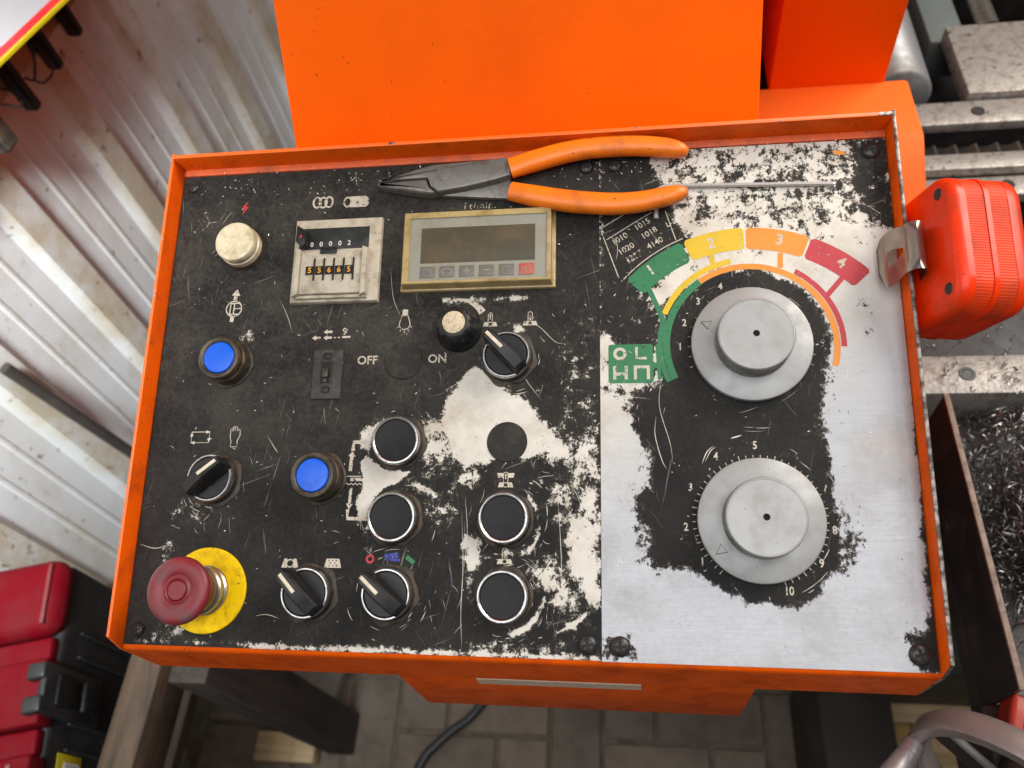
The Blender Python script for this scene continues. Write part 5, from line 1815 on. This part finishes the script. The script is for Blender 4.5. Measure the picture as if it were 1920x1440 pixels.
tbx('latch_hook', -0.012, 0.0115, -0.158, -0.138, 0.2965, 0.309, M['tb_black'], 0.004, la)
tbx('latch_grip', 0.011, 0.019, -0.185, -0.149, 0.20, 0.236, M['black_cap'], 0.003, la)
tbx('latch_grip', 0.011, 0.016, -0.185, -0.149, 0.246, 0.285, M['black_cap'], 0.003, la)
stk = tbx('price_sticker', 0.0, 0.0008, -0.274, -0.229, 0.198, 0.246, grimy('sticker_yellow', (0.55, 0.45, 0.02), (0.38, 0.33, 0.04), rough=0.4, scale=40, amount=0.8), 0.0003)
tbx('barcode_field', 0.0008, 0.0012, -0.272, -0.238, 0.202, 0.232, M['white'], 0, stk, 1)
for i in range(11):
    y = -0.241 - i * 0.0026
    tbx('barcode_bar', 0.0012, 0.0014, y - 0.0005 - 0.0004 * (i % 3), y, 0.206, 0.228, M['black_bar'], 0, stk, 1)

# timber bench
M['timber'] = None


def timber(name, base, dark, ax=1):
    n = NT(name)
    stt = [30, 30, 30]
    stt[ax] = 3
    g = n.noise(1.6, 7, 0.7, stretch=tuple(stt), dist=0.6)
    d = n.noise(18, 5, 0.65, off=(3, 2, 1))
    c = n.mix(n.ramp(g, 0.35, 0.68), base, dark)
    c = n.mix(n.math('MULTIPLY', n.ramp(d, 0.5, 0.75), 0.6), c, (0.035, 0.028, 0.022))
    n.set(color=c, rough=0.75, normal=n.bump(g, 0.002, 0.6))
    return n.m


M['old_y'] = timber('old_timber', (0.125, 0.080, 0.047), (0.045, 0.028, 0.019), 1)
M['old_z'] = timber('old_post', (0.065, 0.045, 0.033), (0.022, 0.016, 0.013), 2)
M['pale_x'] = timber('pale_timber', (0.62, 0.45, 0.25), (0.42, 0.28, 0.14), 0)
M['pale_y'] = timber('pale_timber_end', (0.58, 0.36, 0.13), (0.42, 0.25, 0.08), 1)
bench = thing('timber_bench', 'old rough timber bench beside the toolbox', 'bench', (-0.54, 0.05, 0))
wbox('top_beam', bench, -0.570, -0.523, -0.45, 0.33, 0.585, 0.66, M['old_y'], 0.004)
wbox('leg', bench, -0.522, -0.468, 0.082, 0.158, 0.0, 0.640, M['old_z'], 0.004)
wbox('leg', bench, -0.85 + 0.07, -0.74, -0.30, -0.22, 0.0, 0.42, M['old_z'], 0.004)
wbox('leg', bench, -0.74, -0.69, 0.20, 0.26, 0.0, 0.42, M['old_z'], 0.004)
wbox('leg', bench, -0.528, -0.464, -0.44, -0.36, 0.0, 0.583, M['old_z'], 0.004)
wbox('shelf_board', bench, -0.79, -0.59, -0.33, 0.27, 0.422, 0.449, M['old_y'], 0.003)
wbox('shelf_bearer', bench, -0.80, -0.466, -0.30, -0.25, 0.37, 0.42, M['old_y'], 0.003)
wbox('shelf_bearer', bench, -0.76, -0.466, 0.166, 0.20, 0.37, 0.42, M['old_y'], 0.003)

blk = bmesh.new()
box(blk, -0.655, -0.535, 0.060, 0.112, 0.003, 0.043, 1.0, 0.002)
tag(to_obj('wood_offcut', blk, M['pale_x'], None), 'pale pine offcut lying on the floor under the bench', 'wood block')
slab = bmesh.new()
prism(slab, [(-0.66, 0.15), (-0.52, 0.15), (-0.50, 0.30), (-0.64, 0.32)], 0.002, 0.03, 1.0, 0.004)
tag(to_obj('concrete_slab', slab, grimy('slab_concrete', (0.26, 0.24, 0.20), (0.16, 0.15, 0.12), rough=0.85, scale=18, amount=0.8, bump=0.6, fine=120, bdist=0.002), None), 'small pale concrete slab lying on the bricks behind the bench leg', 'slab')

# ================================================================== floor of paving bricks
gm = grimy('joint_sand', (0.17, 0.135, 0.10), (0.07, 0.056, 0.042), rough=0.95, scale=30, amount=0.8, bump=0.8, fine=250, bdist=0.002)
bm = bmesh.new()
box(bm, -3, 3, -2.5, 4, -0.06, -0.008)
floor = tag(to_obj('floor', bm, gm, None), kind='structure')
BR = []
for base, dk in (((0.175, 0.137, 0.102), (0.115, 0.09, 0.068)), ((0.15, 0.118, 0.09), (0.10, 0.079, 0.06)), ((0.195, 0.152, 0.114), (0.125, 0.098, 0.074))):
    BR.append(grimy('paving_brick', base, dk, rough=0.8, scale=18, amount=0.8, speck=0.14, speck_col=(0.25, 0.23, 0.2), bump=0.7, fine=220, bdist=0.0015))
bmeshes = {}
U = 0.1005
for v_ in range(3):
    for horiz in (0, 1):
        bm = bmesh.new()
        w, h = (2 * U, U) if horiz else (U, 2 * U)
        g = 0.0034
        box(bm, -w / 2 + g, w / 2 - g, -h / 2 + g, h / 2 - g, -0.0075, 0.0, 1.0, 0.003, 1)
        me = bpy.data.meshes.new('paving_brick')
        bm.to_mesh(me)
        bm.free()
        me.materials.append(BR[v_])
        bmeshes[(v_, horiz)] = me
for i in range(-9, 12):
    for j in range(-6, 12):
        # 90 degree herringbone
        m4 = (i - j) % 4
        if m4 == 0:
            x, y, hz = i * U + U, j * U + U / 2, 1
        elif m4 == 2:
            x, y, hz = i * U + U / 2, j * U + U, 0
            x, y = i * U + U / 2, j * U
        else:
            continue
        if not (-0.80 < x < 1.0 and -0.35 < y < 0.95):
            continue
        ob = bpy.data.objects.new('paving_brick', bmeshes[(random.randrange(3), hz)])
        scene.collection.objects.link(ob)
        ob.parent = floor
        ob.location = (x + 0.012, y + 0.03, random.uniform(-0.0012, 0.0012))
        ob.rotation_euler = (random.gauss(0, 0.003), random.gauss(0, 0.003), random.gauss(0, 0.004))

bm = bmesh.new()
sweep(bm, smooth_path([(-0.10, 0.36, 0.012), (-0.226, 0.179, 0.012), (-0.274, 0.135, 0.012), (-0.308, 0.103, 0.012), (-0.334, 0.065, 0.012), (-0.40, -0.10, 0.012)], 8), 0.0085, 14)
tag(to_obj('power_cable', bm, grimy('cable_rubber', (0.018, 0.019, 0.022), (0.04, 0.038, 0.036), rough=0.45, scale=40), None, smooth=60), 'black rubber cable running over the brick floor', 'cable')

# pallet on the floor at the right, and a dark crate beside it
pt = thing('pallet', 'pale timber pallet with a green painted stripe on the floor', 'pallet', (0.60, 0.15, 0))
wbox('board', pt, 0.49, 1.05, 0.165, 0.30, 0.10, 0.122, M['pale_x'], 0.002)
wbox('board', pt, 0.535, 1.05, 0.02, 0.150, 0.10, 0.121, M['pale_x'], 0.002)
wbox('green_stripe', pt, 0.535, 1.05, 0.151, 0.1645, 0.10, 0.119, grimy('stripe_green', (0.13, 0.24, 0.05), (0.26, 0.26, 0.09), rough=0.7, scale=30, amount=0.8), 0.001)
wbox('bearer', pt, 0.485, 0.534, -0.10, 0.164, 0.003, 0.118, M['pale_y'], 0.003)
wbox('bearer', pt, 0.95, 1.04, -0.10, 0.30, 0.003, 0.0995, M['pale_y'], 0.003)
wbox('bearer', pt, 0.70, 0.76, -0.10, 0.30, 0.003, 0.0995, M['pale_y'], 0.003)
cr = bmesh.new()
prism(cr, [(0.36, -0.12), (0.465, -0.12), (0.470, 0.22), (0.36, 0.22)], 0.003, 0.26, 1.0, 0.004)
tag(to_obj('dark_crate', cr, grimy('crate_brown', (0.024, 0.018, 0.014), (0.05, 0.036, 0.026), rough=0.7, scale=14, amount=0.8), None), 'dark brown crate standing beside the pallet', 'crate')
